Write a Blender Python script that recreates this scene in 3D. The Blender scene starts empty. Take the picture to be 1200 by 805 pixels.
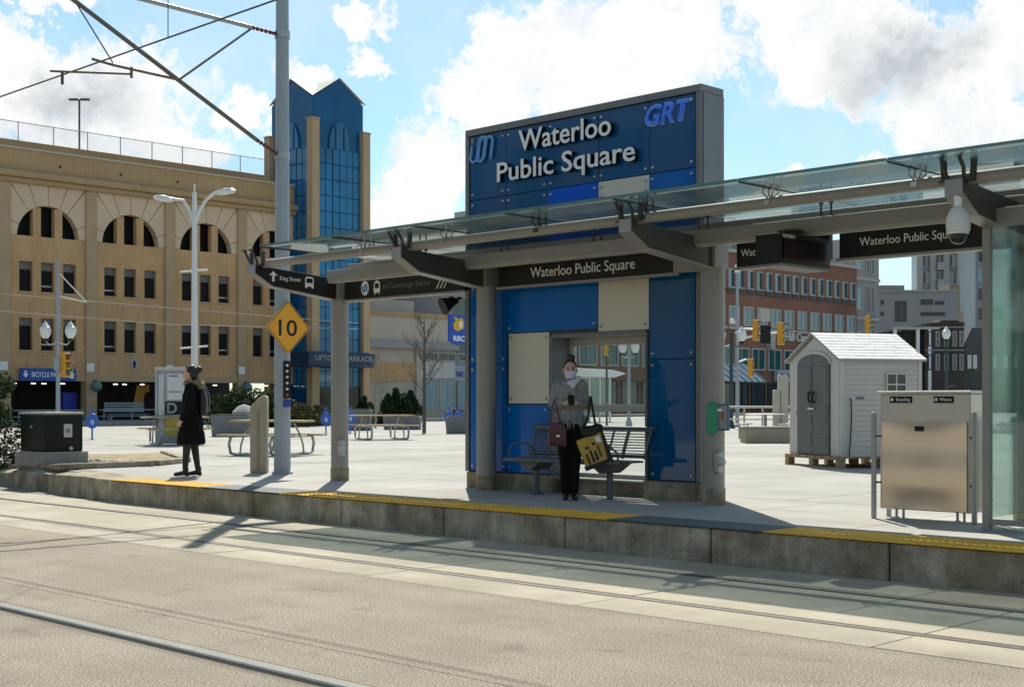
import bpy, bmesh, math, random
from mathutils import Vector, Matrix, noise as mnoise
R = math.radians
rnd = random.Random(7)
sc = bpy.context.scene
col = sc.collection

# ------------------------------------------------------------------ camera, sky, sun, exposure
# World: X runs along the tracks (towards the right of the photo), Y across them away from the camera, Z up; road at z = 0
F, CX, YH, HC = 1600.0, 600.0, 471.0, 1.49
ANG = math.atan2(1580, 1600); SN, CS = math.sin(ANG), math.cos(ANG)
PZ = 0.33                                                   # platform and plaza level
cam = bpy.data.cameras.new('camera'); camo = bpy.data.objects.new('camera', cam); col.objects.link(camo)
camo.location = (0, 0, HC); camo.rotation_euler = (R(90), 0, ANG)
cam.sensor_width = 36; cam.lens = F / 1200 * 36; cam.clip_start = 0.05; cam.clip_end = 6000
cam.shift_y = (YH - 402.5) / 1200
sc.camera = camo
SUN_EL, SUN_AZ = R(48), ANG + R(3)                          # azimuth measured from +Y towards -X
SKY_STRENGTH, CLOUD_STRENGTH, SUN_STRENGTH = 0.085, 0.72, 4.4
sc.view_settings.view_transform = 'Standard'; sc.view_settings.look = 'None'
sc.view_settings.gamma = 1; sc.view_settings.exposure = 0.58; sc.view_settings.use_curve_mapping = False

def ray(px):
    cx = (px - CX) / F
    return CS * cx - SN, SN * cx + CS
def G(px, py, z=PZ):                                        # point of a level surface behind a spot of the photo
    d = F * (HC - z) / (py - YH); r = ray(px); return Vector((r[0] * d, r[1] * d, z))
def D(px, py, d):                                           # point at a given depth
    r = ray(px); return Vector((r[0] * d, r[1] * d, HC - (py - YH) * d / F))
def atX(px, X): r = ray(px); return r[1] * X / r[0]         # Y on a facade of constant X
def atY(px, Y): r = ray(px); return r[0] * Y / r[1]         # X on a plane of constant Y

world = bpy.data.worlds.new('World'); sc.world = world; world.use_nodes = True
def build_sky():
    nt = world.node_tree; nt.nodes.clear(); L = nt.links.new
    N = nt.nodes.new
    out = N('ShaderNodeOutputWorld')
    sky = N('ShaderNodeTexSky'); sky.sky_type = 'NISHITA'; sky.sun_disc = False
    sky.sun_elevation = SUN_EL; sky.sun_rotation = -SUN_AZ; sky.air_density = 1.0; sky.dust_density = 0.6; sky.ozone_density = 1.0
    bg = N('ShaderNodeBackground'); bg.inputs['Strength'].default_value = SKY_STRENGTH
    tint = N('ShaderNodeMix'); tint.data_type = 'RGBA'; tint.blend_type = 'MULTIPLY'; tint.inputs['Factor'].default_value = 1; tint.inputs['B'].default_value = (.77, .99, 1.0, 1)
    L(sky.outputs[0], tint.inputs['A']); L(tint.outputs['Result'], bg.inputs[0])
    tc = N('ShaderNodeTexCoord')
    # domain warp
    n1 = N('ShaderNodeTexNoise'); n1.inputs['Scale'].default_value = 9; n1.inputs['Detail'].default_value = 6; n1.inputs['Roughness'].default_value = .6
    L(tc.outputs['Generated'], n1.inputs['Vector'])
    sub = N('ShaderNodeVectorMath'); sub.operation = 'SUBTRACT'; sub.inputs[1].default_value = (.5, .5, .5); L(n1.outputs['Color'], sub.inputs[0])
    scl = N('ShaderNodeVectorMath'); scl.operation = 'SCALE'; scl.inputs['Scale'].default_value = .075; L(sub.outputs[0], scl.inputs[0])
    add = N('ShaderNodeVectorMath'); add.operation = 'ADD'; L(tc.outputs['Generated'], add.inputs[0]); L(scl.outputs[0], add.inputs[1])
    n1b = N('ShaderNodeTexNoise'); n1b.inputs['Scale'].default_value = 34; n1b.inputs['Detail'].default_value = 5; n1b.inputs['Roughness'].default_value = .65
    L(tc.outputs['Generated'], n1b.inputs['Vector'])
    sub2 = N('ShaderNodeVectorMath'); sub2.operation = 'SUBTRACT'; sub2.inputs[1].default_value = (.5, .5, .5); L(n1b.outputs['Color'], sub2.inputs[0])
    scl2 = N('ShaderNodeVectorMath'); scl2.operation = 'SCALE'; scl2.inputs['Scale'].default_value = .055; L(sub2.outputs[0], scl2.inputs[0])
    add2 = N('ShaderNodeVectorMath'); add2.operation = 'ADD'; L(add.outputs[0], add2.inputs[0]); L(scl2.outputs[0], add2.inputs[1]); add = add2
    def blob(px, py, rx, ry):
        r = ray(px); v = Vector((r[0], r[1], (YH - py) / F)); ln = v.length; v.normalize()
        m = N('ShaderNodeMapping'); m.vector_type = 'TEXTURE'
        m.inputs['Location'].default_value = v; m.inputs['Rotation'].default_value = (0, 0, math.atan2(v.y, v.x))
        m.inputs['Scale'].default_value = (.25, rx / F / ln, ry / F / ln)
        g = N('ShaderNodeTexGradient'); g.gradient_type = 'SPHERICAL'
        L(add.outputs[0], m.inputs['Vector']); L(m.outputs[0], g.inputs[0]); return g.outputs['Fac']
    def mx(lst, op='MAXIMUM'):
        cur = lst[0]
        for s in lst[1:]:
            m = N('ShaderNodeMath'); m.operation = op; L(cur, m.inputs[0]); L(s, m.inputs[1]); cur = m.outputs[0]
        return cur
    blobs = [(100, 130, 205, 105), (10, 95, 120, 80), (200, 172, 90, 48), (430, 27, 40, 32), (352, 88, 60, 32), (414, 82, 26, 28), (300, 142, 46, 40),
             (490, 195, 80, 90), (455, 250, 70, 60), (585, 100, 110, 90), (690, 60, 215, 105), (810, 55, 120, 90), (650, 15, 150, 45), (1020, 55, 190, 80),
             (1130, 80, 170, 90), (1135, 148, 125, 50), (1190, 60, 120, 110), (915, 206, 60, 22), (1015, 190, 46, 20), (940, 15, 100, 40), (40, 8, 70, 26), (700, 120, 150, 70)]
    bl = mx([blob(*b) for b in blobs])
    n2 = N('ShaderNodeTexNoise'); n2.inputs['Scale'].default_value = 3.2; n2.inputs['Detail'].default_value = 8; n2.inputs['Roughness'].default_value = .58
    mp = N('ShaderNodeMapping'); mp.inputs['Scale'].default_value = (1, 1, 2.2); L(tc.outputs['Generated'], mp.inputs[0]); L(mp.outputs[0], n2.inputs['Vector'])
    rg = N('ShaderNodeMapRange'); rg.inputs['From Min'].default_value = .55; rg.inputs['From Max'].default_value = .68; L(n2.outputs['Fac'], rg.inputs['Value'])
    # the same broken cumulus goes on round the rest of the sky
    view = blob(600, 150, 1250, 900)
    inv = N('ShaderNodeMapRange'); inv.inputs['From Min'].default_value = .30; inv.inputs['From Max'].default_value = .02; L(view, inv.inputs['Value'])
    gen = N('ShaderNodeMath'); gen.operation = 'MULTIPLY'; L(rg.outputs[0], gen.inputs[0]); L(inv.outputs[0], gen.inputs[1])
    n3 = N('ShaderNodeTexNoise'); n3.inputs['Scale'].default_value = 26; n3.inputs['Detail'].default_value = 7; n3.inputs['Roughness'].default_value = .62
    L(add.outputs[0], n3.inputs['Vector'])
    fuzz = N('ShaderNodeMath'); fuzz.operation = 'MULTIPLY_ADD'; L(n3.outputs['Fac'], fuzz.inputs[0]); fuzz.inputs[1].default_value = 1.5; fuzz.inputs[2].default_value = -.75
    fb = N('ShaderNodeMath'); fb.operation = 'ADD'; L(bl, fb.inputs[0]); L(fuzz.outputs[0], fb.inputs[1])
    ed = N('ShaderNodeMapRange'); ed.interpolation_type = 'SMOOTHSTEP'; ed.inputs['From Min'].default_value = .15; ed.inputs['From Max'].default_value = .50; L(fb.outputs[0], ed.inputs['Value'])
    dens = mx([ed.outputs[0], gen.outputs[0]])
    # thin veil between the clouds
    veil = N('ShaderNodeMapRange'); veil.inputs['From Min'].default_value = .35; veil.inputs['From Max'].default_value = .8; veil.inputs['To Max'].default_value = .38; L(n1.outputs['Fac'], veil.inputs['Value'])
    dens = mx([dens, veil.outputs[0]])
    gb = mx([blob(1060, 72, 110, 62), blob(1090, 60, 80, 40), blob(95, 118, 100, 50)])
    gf = N('ShaderNodeMath'); gf.operation = 'ADD'; L(gb, gf.inputs[0]); L(fuzz.outputs[0], gf.inputs[1])
    gr = N('ShaderNodeMapRange'); gr.interpolation_type = 'SMOOTHSTEP'; gr.inputs['From Min'].default_value = -.05; gr.inputs['From Max'].default_value = 1.0; L(gf.outputs[0], gr.inputs['Value'])
    cm = N('ShaderNodeMix'); cm.data_type = 'RGBA'; L(gr.outputs[0], cm.inputs['Factor'])
    cm.inputs['B'].default_value = (.52, .57, .61, 1)
    tone = N('ShaderNodeMix'); tone.data_type = 'RGBA'; tone.inputs['A'].default_value = (.84, .87, .89, 1); tone.inputs['B'].default_value = (1.03, 1.02, 1.0, 1)
    tr_ = N('ShaderNodeMapRange'); tr_.inputs['From Min'].default_value = .36; tr_.inputs['From Max'].default_value = .62; L(n3.outputs['Fac'], tr_.inputs['Value']); L(tr_.outputs[0], tone.inputs['Factor']); L(tone.outputs['Result'], cm.inputs['A'])
    cb = N('ShaderNodeBackground'); cb.inputs['Strength'].default_value = CLOUD_STRENGTH; L(cm.outputs['Result'], cb.inputs[0])
    ms = N('ShaderNodeMixShader'); L(dens, ms.inputs[0]); L(bg.outputs[0], ms.inputs[1]); L(cb.outputs[0], ms.inputs[2])
    L(ms.outputs[0], out.inputs[0])
build_sky()
sl = bpy.data.lights.new('sun', 'SUN'); sl.energy = SUN_STRENGTH; sl.angle = R(.53); sl.color = (1, .955, .83)
so = bpy.data.objects.new('sun', sl); col.objects.link(so)
so.rotation_euler = Vector((-math.sin(SUN_AZ) * math.cos(SUN_EL), math.cos(SUN_AZ) * math.cos(SUN_EL), math.sin(SUN_EL))).to_track_quat('Z', 'Y').to_euler()
so.location = (0, 0, 60)

# ------------------------------------------------------------------ materials
MATS = {}
def mat(name, c, rough=.6, metal=0., var=.12, scale=3., bump=0., bscale=40., spec=.5, coat=0., streak=0., fine=0., fscale=120., emit=None, trans=0., c2=None, along=0., spots=0.):
    if name in MATS: return MATS[name]
    m = bpy.data.materials.new(name); m.use_nodes = True; nt = m.node_tree; L = nt.links.new
    b = nt.nodes['Principled BSDF']; N = nt.nodes.new
    b.inputs['Roughness'].default_value = rough; b.inputs['Metallic'].default_value = metal
    b.inputs['Specular IOR Level'].default_value = spec
    if coat: b.inputs['Coat Weight'].default_value = coat; b.inputs['Coat Roughness'].default_value = .04
    geo = N('ShaderNodeNewGeometry')
    def nz(sc_, det=4, vec=None, rg=.6):
        n = N('ShaderNodeTexNoise'); n.inputs['Scale'].default_value = sc_; n.inputs['Detail'].default_value = det; n.inputs['Roughness'].default_value = rg
        L(vec or geo.outputs['Position'], n.inputs['Vector']); return n.outputs['Fac']
    cur = None
    def shade(prev, fac, amt, cc):
        mr = N('ShaderNodeMapRange'); mr.inputs['From Min'].default_value = .3; mr.inputs['From Max'].default_value = .7
        mr.inputs['To Min'].default_value = 1 - amt; mr.inputs['To Max'].default_value = 1 + amt; L(fac, mr.inputs['Value'])
        mm = N('ShaderNodeVectorMath'); mm.operation = 'SCALE'; L(mr.outputs[0], mm.inputs['Scale'])
        if prev is None: mm.inputs[0].default_value = cc
        else: L(prev, mm.inputs[0])
        return mm.outputs[0]
    if c2:
        mxn = N('ShaderNodeMix'); mxn.data_type = 'RGBA'; mxn.inputs['A'].default_value = (*c, 1); mxn.inputs['B'].default_value = (*c2, 1)
        mr = N('ShaderNodeMapRange'); mr.inputs['From Min'].default_value = .42; mr.inputs['From Max'].default_value = .6
        L(nz(scale * .6, 6), mr.inputs['Value']); L(mr.outputs[0], mxn.inputs['Factor']); cur = mxn.outputs['Result']
    if var: cur = shade(cur, nz(scale, 5), var, c)
    if streak:
        mp = N('ShaderNodeMapping'); mp.inputs['Scale'].default_value = (7, 7, .7); L(geo.outputs['Position'], mp.inputs[0])
        cur = shade(cur, nz(1., 5, mp.outputs[0], .7), streak, c)
    if along:                                               # wear drawn out along the tracks
        mp = N('ShaderNodeMapping'); mp.inputs['Scale'].default_value = (.10, 2.6, 1); L(geo.outputs['Position'], mp.inputs[0])
        cur = shade(cur, nz(1., 6, mp.outputs[0], .65), along, c)
    if spots:                                               # scattered stains with a shape of their own
        for sc_s, lo, hi in ((2.3, .60, .70), (9.0, .66, .72)):
            mr = N('ShaderNodeMapRange'); mr.inputs['From Min'].default_value = lo; mr.inputs['From Max'].default_value = hi; mr.inputs['To Min'].default_value = 1; mr.inputs['To Max'].default_value = 1 - spots
            L(nz(sc_s, 3), mr.inputs['Value']); mm = N('ShaderNodeVectorMath'); mm.operation = 'SCALE'; L(mr.outputs[0], mm.inputs['Scale']); L(cur, mm.inputs[0]); cur = mm.outputs[0]
    if fine: cur = shade(cur, nz(fscale, 2), fine, c)
    if cur is None: b.inputs['Base Color'].default_value = (*c, 1)
    else: L(cur, b.inputs['Base Color'])
    if bump:
        bn = N('ShaderNodeBump'); bn.inputs['Strength'].default_value = bump; bn.inputs['Distance'].default_value = .02
        L(nz(bscale, 4), bn.inputs['Height']); L(bn.outputs[0], b.inputs['Normal'])
    if emit:
        b.inputs['Emission Color'].default_value = (*emit[:3], 1); b.inputs['Emission Strength'].default_value = emit[3]
    MATS[name] = m; return m
def glass(name, tint, refl=.12, dirt=0., dirtc=(.6, .7, .68), rough=.02):
    if name in MATS: return MATS[name]
    m = bpy.data.materials.new(name); m.use_nodes = True; nt = m.node_tree; L = nt.links.new; nt.nodes.clear(); N = nt.nodes.new
    o = N('ShaderNodeOutputMaterial'); t = N('ShaderNodeBsdfTransparent'); t.inputs[0].default_value = (*tint, 1)
    g = N('ShaderNodeBsdfGlossy'); g.inputs['Roughness'].default_value = rough; g.inputs[0].default_value = (.9, .95, .95, 1)
    f = N('ShaderNodeLayerWeight'); f.inputs['Blend'].default_value = .25
    mr = N('ShaderNodeMapRange'); mr.inputs['To Min'].default_value = refl; mr.inputs['To Max'].default_value = min(1, refl + .55); L(f.outputs['Fresnel'], mr.inputs['Value'])
    ms = N('ShaderNodeMixShader'); L(mr.outputs[0], ms.inputs[0]); L(t.outputs[0], ms.inputs[1]); L(g.outputs[0], ms.inputs[2])
    last = ms.outputs[0]
    if dirt:
        df = N('ShaderNodeBsdfDiffuse'); df.inputs[0].default_value = (*dirtc, 1)
        tl = N('ShaderNodeBsdfTranslucent'); tl.inputs[0].default_value = (*dirtc, 1)
        ad = N('ShaderNodeMixShader'); ad.inputs[0].default_value = .6; L(df.outputs[0], ad.inputs[1]); L(tl.outputs[0], ad.inputs[2])
        n = N('ShaderNodeTexNoise'); n.inputs['Scale'].default_value = 2.2; n.inputs['Detail'].default_value = 8; n.inputs['Roughness'].default_value = .7
        ge = N('ShaderNodeNewGeometry'); L(ge.outputs['Position'], n.inputs['Vector'])
        r2 = N('ShaderNodeMapRange'); r2.inputs['From Min'].default_value = .3; r2.inputs['From Max'].default_value = .75; r2.inputs['To Min'].default_value = dirt * .35; r2.inputs['To Max'].default_value = dirt * 1.5
        L(n.outputs['Fac'], r2.inputs['Value'])
        m2 = N('ShaderNodeMixShader'); L(r2.outputs[0], m2.inputs[0]); L(last, m2.inputs[1]); L(ad.outputs[0], m2.inputs[2]); last = m2.outputs[0]
    L(last, o.inputs[0]); MATS[name] = m; return m

ASPH = mat('road_aggregate', (.25, .214, .160), .93, var=.09, scale=.9, fine=.95, fscale=85, bump=.6, bscale=100, c2=(.29, .25, .19), along=.09, spots=.22)
SLAB = mat('track_concrete', (.305, .275, .20), .9, var=.14, scale=1.3, fine=.12, fscale=60, bump=.2, bscale=60, c2=(.365, .328, .25), along=.10, spots=.15)
KERB = mat('kerb_concrete', (.235, .195, .125), .92, var=.36, scale=3.2, streak=.24, fine=.18, fscale=40, bump=.6, bscale=30, c2=(.36, .32, .235))
PAVE = mat('plaza_concrete', (.30, .287, .258), .9, var=.13, scale=.5, fine=.08, fscale=60, c2=(.355, .342, .312), along=.06, spots=.12)
JOINT = mat('joint_fill', (.26, .25, .22), .95, var=.1)
GROUND = mat('far_ground', (.20, .19, .17), .95, var=.15, scale=.2)
YEL = mat('tactile_yellow', (.77, .42, .025), .7, var=.16, scale=2.2, fine=.08, fscale=50)
DARKT = mat('dark_edge_tile', (.085, .10, .105), .8, var=.15, scale=4)
STEEL = mat('rail_steel', (.255, .258, .245), .9, metal=0, var=.15, scale=6, spec=.2)
STEELD = mat('rusty_rail_steel', (.085, .066, .05), .6, metal=.3, var=.25, scale=6)
GROOVE = mat('flangeway_rubber', (.007, .0065, .006), .9, var=.2, spec=.15)
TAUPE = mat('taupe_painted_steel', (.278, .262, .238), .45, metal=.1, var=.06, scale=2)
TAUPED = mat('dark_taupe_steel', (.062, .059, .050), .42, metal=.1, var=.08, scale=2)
FASC = mat('dark_fascia', (.017, .015, .014), .45, var=.1, spec=.3)
SIGNW = mat('sign_lettering', (.84, .83, .80), .5, var=0)
SIGNG = mat('sign_lettering_dim', (.16, .155, .15), .5, var=0)
CHROME = mat('stainless_fitting', (.55, .55, .54), .28, metal=1, var=.1)
DKFIT = mat('dark_fitting', (.06, .06, .06), .45, metal=.4, var=.1)
BLUE = mat('blue_glass_panel', (.0, .125, .43), .09, spec=.40, coat=0, var=.10, scale=.9, bump=.06, bscale=1.1)
BLUED = mat('deep_blue_glass_panel', (.0, .085, .225), .05, spec=.7, coat=0, var=.12, scale=.9, bump=.08, bscale=1.1)
BLUEB = mat('bright_blue_glass_panel', (.0, .10, .55), .10, spec=.3, coat=0, var=.05, scale=.8)
CREAM = mat('cream_panel', (.62, .575, .47), .35, var=.04, scale=2, coat=.2)
PYL = mat('pylon_aluminium', (.20, .20, .195), .42, metal=.55, var=.06)
LGLASS = glass('canopy_glass', (.585, .625, .62), .11, .055, (.36, .50, .53))
WGLASS = glass('window_glass', (.93, .96, .955), .03, .008)
SGLASS = glass('screen_glass', (.84, .92, .90), .06, .03, (.45, .6, .55))
GREYP = mat('grey_pole_paint', (.30, .345, .375), .5, metal=.1, var=.06, streak=.05)
WHITEP = mat('white_pole_paint', (.66, .68, .68), .45, var=.04)
VOID = mat('opening_shade', (.012, .012, .013), .6, var=.2, spec=.15)  # near-black colour stands in for the shade inside the garage openings
BRICK = mat('garage_brick', (.55, .335, .16), .9, var=.12, scale=.6, streak=.13, fine=.16, fscale=11, bump=.25, bscale=30)
PILA = mat('garage_pilaster', (.46, .325, .19), .9, var=.08, scale=.8, fine=.05, fscale=20)
STONEC = mat('cream_stone', (.67, .505, .345), .88, var=.06, scale=.8)
CORN = mat('garage_cornice', (.44, .295, .15), .9, var=.07, scale=.5, streak=.12)
COPE = mat('pale_coping', (.50, .44, .36), .8, var=.05)
DARKIN = mat('garage_interior', (.045, .042, .04), .9, var=.2)
WINFR = mat('dark_window_frame', (.045, .045, .045), .5, var=.05)
DGLASS = mat('dark_window_glass', (.012, .014, .017), .08, var=.1, spec=.6)
TGLASS = mat('tower_blue_glass', (.002, .125, .28), .05, var=.45, scale=.35, spec=.8)
TGLASSD = mat('tower_deep_blue_cladding', (.002, .085, .21), .15, var=.15, scale=.6, spec=.4)
TMUL = mat('tower_mullion', (.004, .03, .11), .35, var=.05)
RBRICK = mat('red_brick', (.26, .125, .08), .9, var=.12, scale=.3, fine=.1, fscale=5)
TEALG = mat('teal_window_glass', (.20, .33, .37), .1, var=.25, scale=.5, coat=.3)
PALEF = mat('pale_window_frame', (.45, .42, .38), .6, var=.04)
GSTONE = mat('grey_stone', (.33, .32, .31), .85, var=.06, scale=.2)
GCONC = mat('grey_building_concrete', (.285, .288, .285), .88, var=.08, scale=.15, streak=.05)
BEIGE = mat('beige_stucco', (.50, .435, .345), .9, var=.05, scale=.4)
SHADE_GL = mat('shop_glass', (.05, .075, .08), .06, var=.3, scale=.6, coat=.5)
BLACK = mat('black_satin', (.008, .008, .009), .5, var=.1, spec=.3)
WHITE = mat('white_paint', (.78, .78, .76), .5, var=.03)
WOOD = mat('picnic_wood', (.42, .33, .21), .8, var=.15, scale=4, fine=.1)
GALV = mat('galvanised_tube', (.36, .37, .37), .4, metal=.7, var=.1)

# ------------------------------------------------------------------ mesh helpers
ORG = {}
def reg(o, org): ORG[o.name] = Vector(org)
class MB:
    def __init__(s): s.v = []; s.f = []
    def _add(s, vs, fs):
        n = len(s.v); s.v += [Vector(p) for p in vs]; s.f += [tuple(i + n for i in f) for f in fs]; return s
    def box(s, x0, x1, y0, y1, z0, z1):
        x0, x1 = min(x0, x1), max(x0, x1); y0, y1 = min(y0, y1), max(y0, y1); z0, z1 = min(z0, z1), max(z0, z1)
        return s._add([(x0,y0,z0),(x1,y0,z0),(x1,y1,z0),(x0,y1,z0),(x0,y0,z1),(x1,y0,z1),(x1,y1,z1),(x0,y1,z1)],
                      [(0,3,2,1),(4,5,6,7),(0,1,5,4),(1,2,6,5),(2,3,7,6),(3,0,4,7)])
    def cbox(s, c, sx, sy, sz, rz=0):
        ca, sa = math.cos(rz), math.sin(rz); vs = []
        for dz in (-1, 1):
            for dx, dy in ((-1,-1),(1,-1),(1,1),(-1,1)):
                x, y = dx * sx / 2, dy * sy / 2; vs.append((c[0] + x*ca - y*sa, c[1] + x*sa + y*ca, c[2] + dz * sz / 2))
        return s._add(vs, [(0,3,2,1),(4,5,6,7),(0,1,5,4),(1,2,6,5),(2,3,7,6),(3,0,4,7)])
    def prism(s, poly, ax, a0, a1):
        n = len(poly)
        def P(p, a): return {'x': (a, p[0], p[1]), 'y': (p[0], a, p[1]), 'z': (p[0], p[1], a)}[ax]
        vs = [P(p, a0) for p in poly] + [P(p, a1) for p in poly]
        return s._add(vs, [tuple(range(n)), tuple(range(2*n-1, n-1, -1))] + [(i, (i+1) % n, n + (i+1) % n, n + i) for i in range(n)])
    def tube(s, pts, r, n=8, closed=False, caps=True):
        pts = [Vector(p) for p in pts]; m = len(pts); rr = r if isinstance(r, (list, tuple)) else [r] * m
        rings = []; prev = None
        for i, p in enumerate(pts):
            if closed: t = pts[(i+1) % m] - pts[i-1]
            else: t = pts[min(i+1, m-1)] - pts[max(i-1, 0)]
            t.normalize()
            if prev is None: u = t.orthogonal().normalized()
            else:
                u = prev - t * prev.dot(t)
                u = u.normalized() if u.length > 1e-6 else t.orthogonal().normalized()
            prev = u; w = t.cross(u)
            rings.append([p + (u * math.cos(2*math.pi*k/n) + w * math.sin(2*math.pi*k/n)) * rr[i] for k in range(n)])
        vs = [v for q in rings for v in q]; fs = []
        for i in range(m if closed else m - 1):
            a, b = i * n, ((i+1) % m) * n
            for k in range(n): fs.append((a+k, a+(k+1) % n, b+(k+1) % n, b+k))
        if caps and not closed: fs += [tuple(range(n-1, -1, -1)), tuple(range((m-1)*n, m*n))]
        return s._add(vs, fs)
    def lathe(s, prof, c=(0,0,0), n=16, sx=1, sy=1):
        vs = []; fs = []
        for r, z in prof:
            for k in range(n): a = 2*math.pi*k/n; vs.append((c[0] + r*sx*math.cos(a), c[1] + r*sy*math.sin(a), c[2] + z))
        for i in range(len(prof) - 1):
            for k in range(n): fs.append((i*n+k, i*n+(k+1) % n, (i+1)*n+(k+1) % n, (i+1)*n+k))
        fs += [tuple(range(n-1, -1, -1)), tuple(range((len(prof)-1)*n, len(prof)*n))]
        return s._add(vs, fs)
    def ball(s, c, r, n=12, sz=1.):
        m = max(4, n // 2)
        return s.lathe([(max(1e-4, r*math.sin(math.pi*i/m)), -r*sz*math.cos(math.pi*i/m)) for i in range(m+1)], c, n)
    def quad(s, a, b, c, d): return s._add([a, b, c, d], [(0,1,2,3)])
    def mesh(s, name, material, bevel=0, off=None, seg=1, smooth=True):
        me = bpy.data.meshes.new(name); o = off or Vector((0,0,0))
        me.from_pydata([tuple(v - o) for v in s.v], [], s.f)
        bm = bmesh.new(); bm.from_mesh(me)
        bmesh.ops.recalc_face_normals(bm, faces=bm.faces)
        if bevel: bmesh.ops.bevel(bm, geom=bm.edges[:], offset=bevel, segments=seg, profile=.5, affect='EDGES', clamp_overlap=True)
        for f in bm.faces: f.smooth = smooth
        bm.to_mesh(me); bm.free()
        if smooth: me.set_sharp_from_angle(angle=R(35))
        me.materials.append(material); return me
    def build(s, name, material, parent=None, bevel=0, seg=1, smooth=True, local=False):
        off = Vector((0,0,0)) if (local or parent is None) else ORG[parent.name]
        return link(name, s.mesh(name, material, bevel, off, seg, smooth), parent)
def link(name, me, parent=None, loc=None):
    o = bpy.data.objects.new(name, me); col.objects.link(o)
    if parent is not None: o.parent = parent; ORG[o.name] = ORG[parent.name]
    else: ORG[o.name] = Vector((0,0,0))
    if loc is not None: o.location = loc
    return o
def tag(o, label=None, cat=None, group=None, kind=None):
    if label: o['label'] = label
    if cat: o['category'] = cat
    if group: o['group'] = group
    if kind: o['kind'] = kind
    return o
def thing(name, label, cat, loc=(0,0,0), rz=0, group=None, local=False):
    o = bpy.data.objects.new(name, None); col.objects.link(o); o.empty_display_size = .2
    o.location = loc; o.rotation_euler = (0, 0, rz); ORG[o.name] = Vector((0,0,0)) if local else Vector(loc)
    return tag(o, label, cat, group)
def structure(o): o['kind'] = 'structure'; return o
def kids(o): return [c for c in bpy.data.objects if c.parent == o]
def copy_tree(o, parent=None):
    c = o.copy(); col.objects.link(c); c.parent = parent; ORG[c.name] = ORG[o.name]
    for ch in list(o.children): copy_tree(ch, c)
    return c
TXT = {}
def text_mesh(s, extrude=.01, bold=0., shear=0., res=3):
    k = (s, extrude, bold, shear, res)
    cu = bpy.data.curves.new('t', 'FONT'); cu.body = s; cu.size = 1; cu.extrude = extrude; cu.offset = bold; cu.shear = shear; cu.resolution_u = res
    o = bpy.data.objects.new('t', cu); col.objects.link(o); bpy.context.view_layer.update()
    me = bpy.data.meshes.new_from_object(o.evaluated_get(bpy.context.evaluated_depsgraph_get()))
    bpy.data.objects.remove(o); bpy.data.curves.remove(cu); return me
def text(s, width, height, origin, facing, material, parent, name='lettering', extrude=.004, bold=0., shear=0., letters=False, cap=None):
    """flat or raised lettering; origin = lower left of the text box, facing '-y' or '+x'"""
    me = text_mesh(s, 1., bold, shear)
    vs = [v.co.copy() for v in me.vertices]; fs = [tuple(p.vertices) for p in me.polygons]; bpy.data.meshes.remove(me)
    x0 = min(v.x for v in vs); x1 = max(v.x for v in vs)
    y0 = 0.; y1 = .73 if cap is None else cap                # baseline to cap height
    kx = width / (x1 - x0); ky = height / (y1 - y0) if height else kx
    out = []
    for v in vs:
        u, w, e = (v.x - x0) * kx, (v.y - y0) * ky, v.z * extrude
        if facing == '-y': out.append(Vector((origin[0] + u, origin[1] - e, origin[2] + w)))
        else: out.append(Vector((origin[0] + e, origin[1] + u, origin[2] + w)))
    def emit(idx):
        mp = {j: i for i, j in enumerate(sorted(idx))}; b = MB(); b.v = [out[j] for j in sorted(idx)]
        b.f = [tuple(mp[j] for j in f) for f in fs if f[0] in idx]; return b.build(name, material, parent, smooth=False)
    if not letters: return tag(emit(set(range(len(out)))), kind='stuff')
    par = list(range(len(out)))
    def fd(i):
        while par[i] != i: par[i] = par[par[i]]; i = par[i]
        return i
    for f in fs:
        for j in f[1:]: par[fd(f[0])] = fd(j)
    isl = {}
    for i in range(len(out)): isl.setdefault(fd(i), set()).add(i)
    gl = sorted(isl.values(), key=lambda q: min(vs[i].x for i in q)); res = []
    for q in gl:                                             # islands that overlap in x belong to one letter (dot of the i)
        a0, a1 = min(vs[i].x for i in q), max(vs[i].x for i in q)
        if res and (a0 + a1) / 2 < res[-1][1] and not shear: res[-1][0].update(q); res[-1][1] = max(res[-1][1], a1)
        else: res.append([set(q), a1])
    return [emit(q) for q, _ in res]
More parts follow.
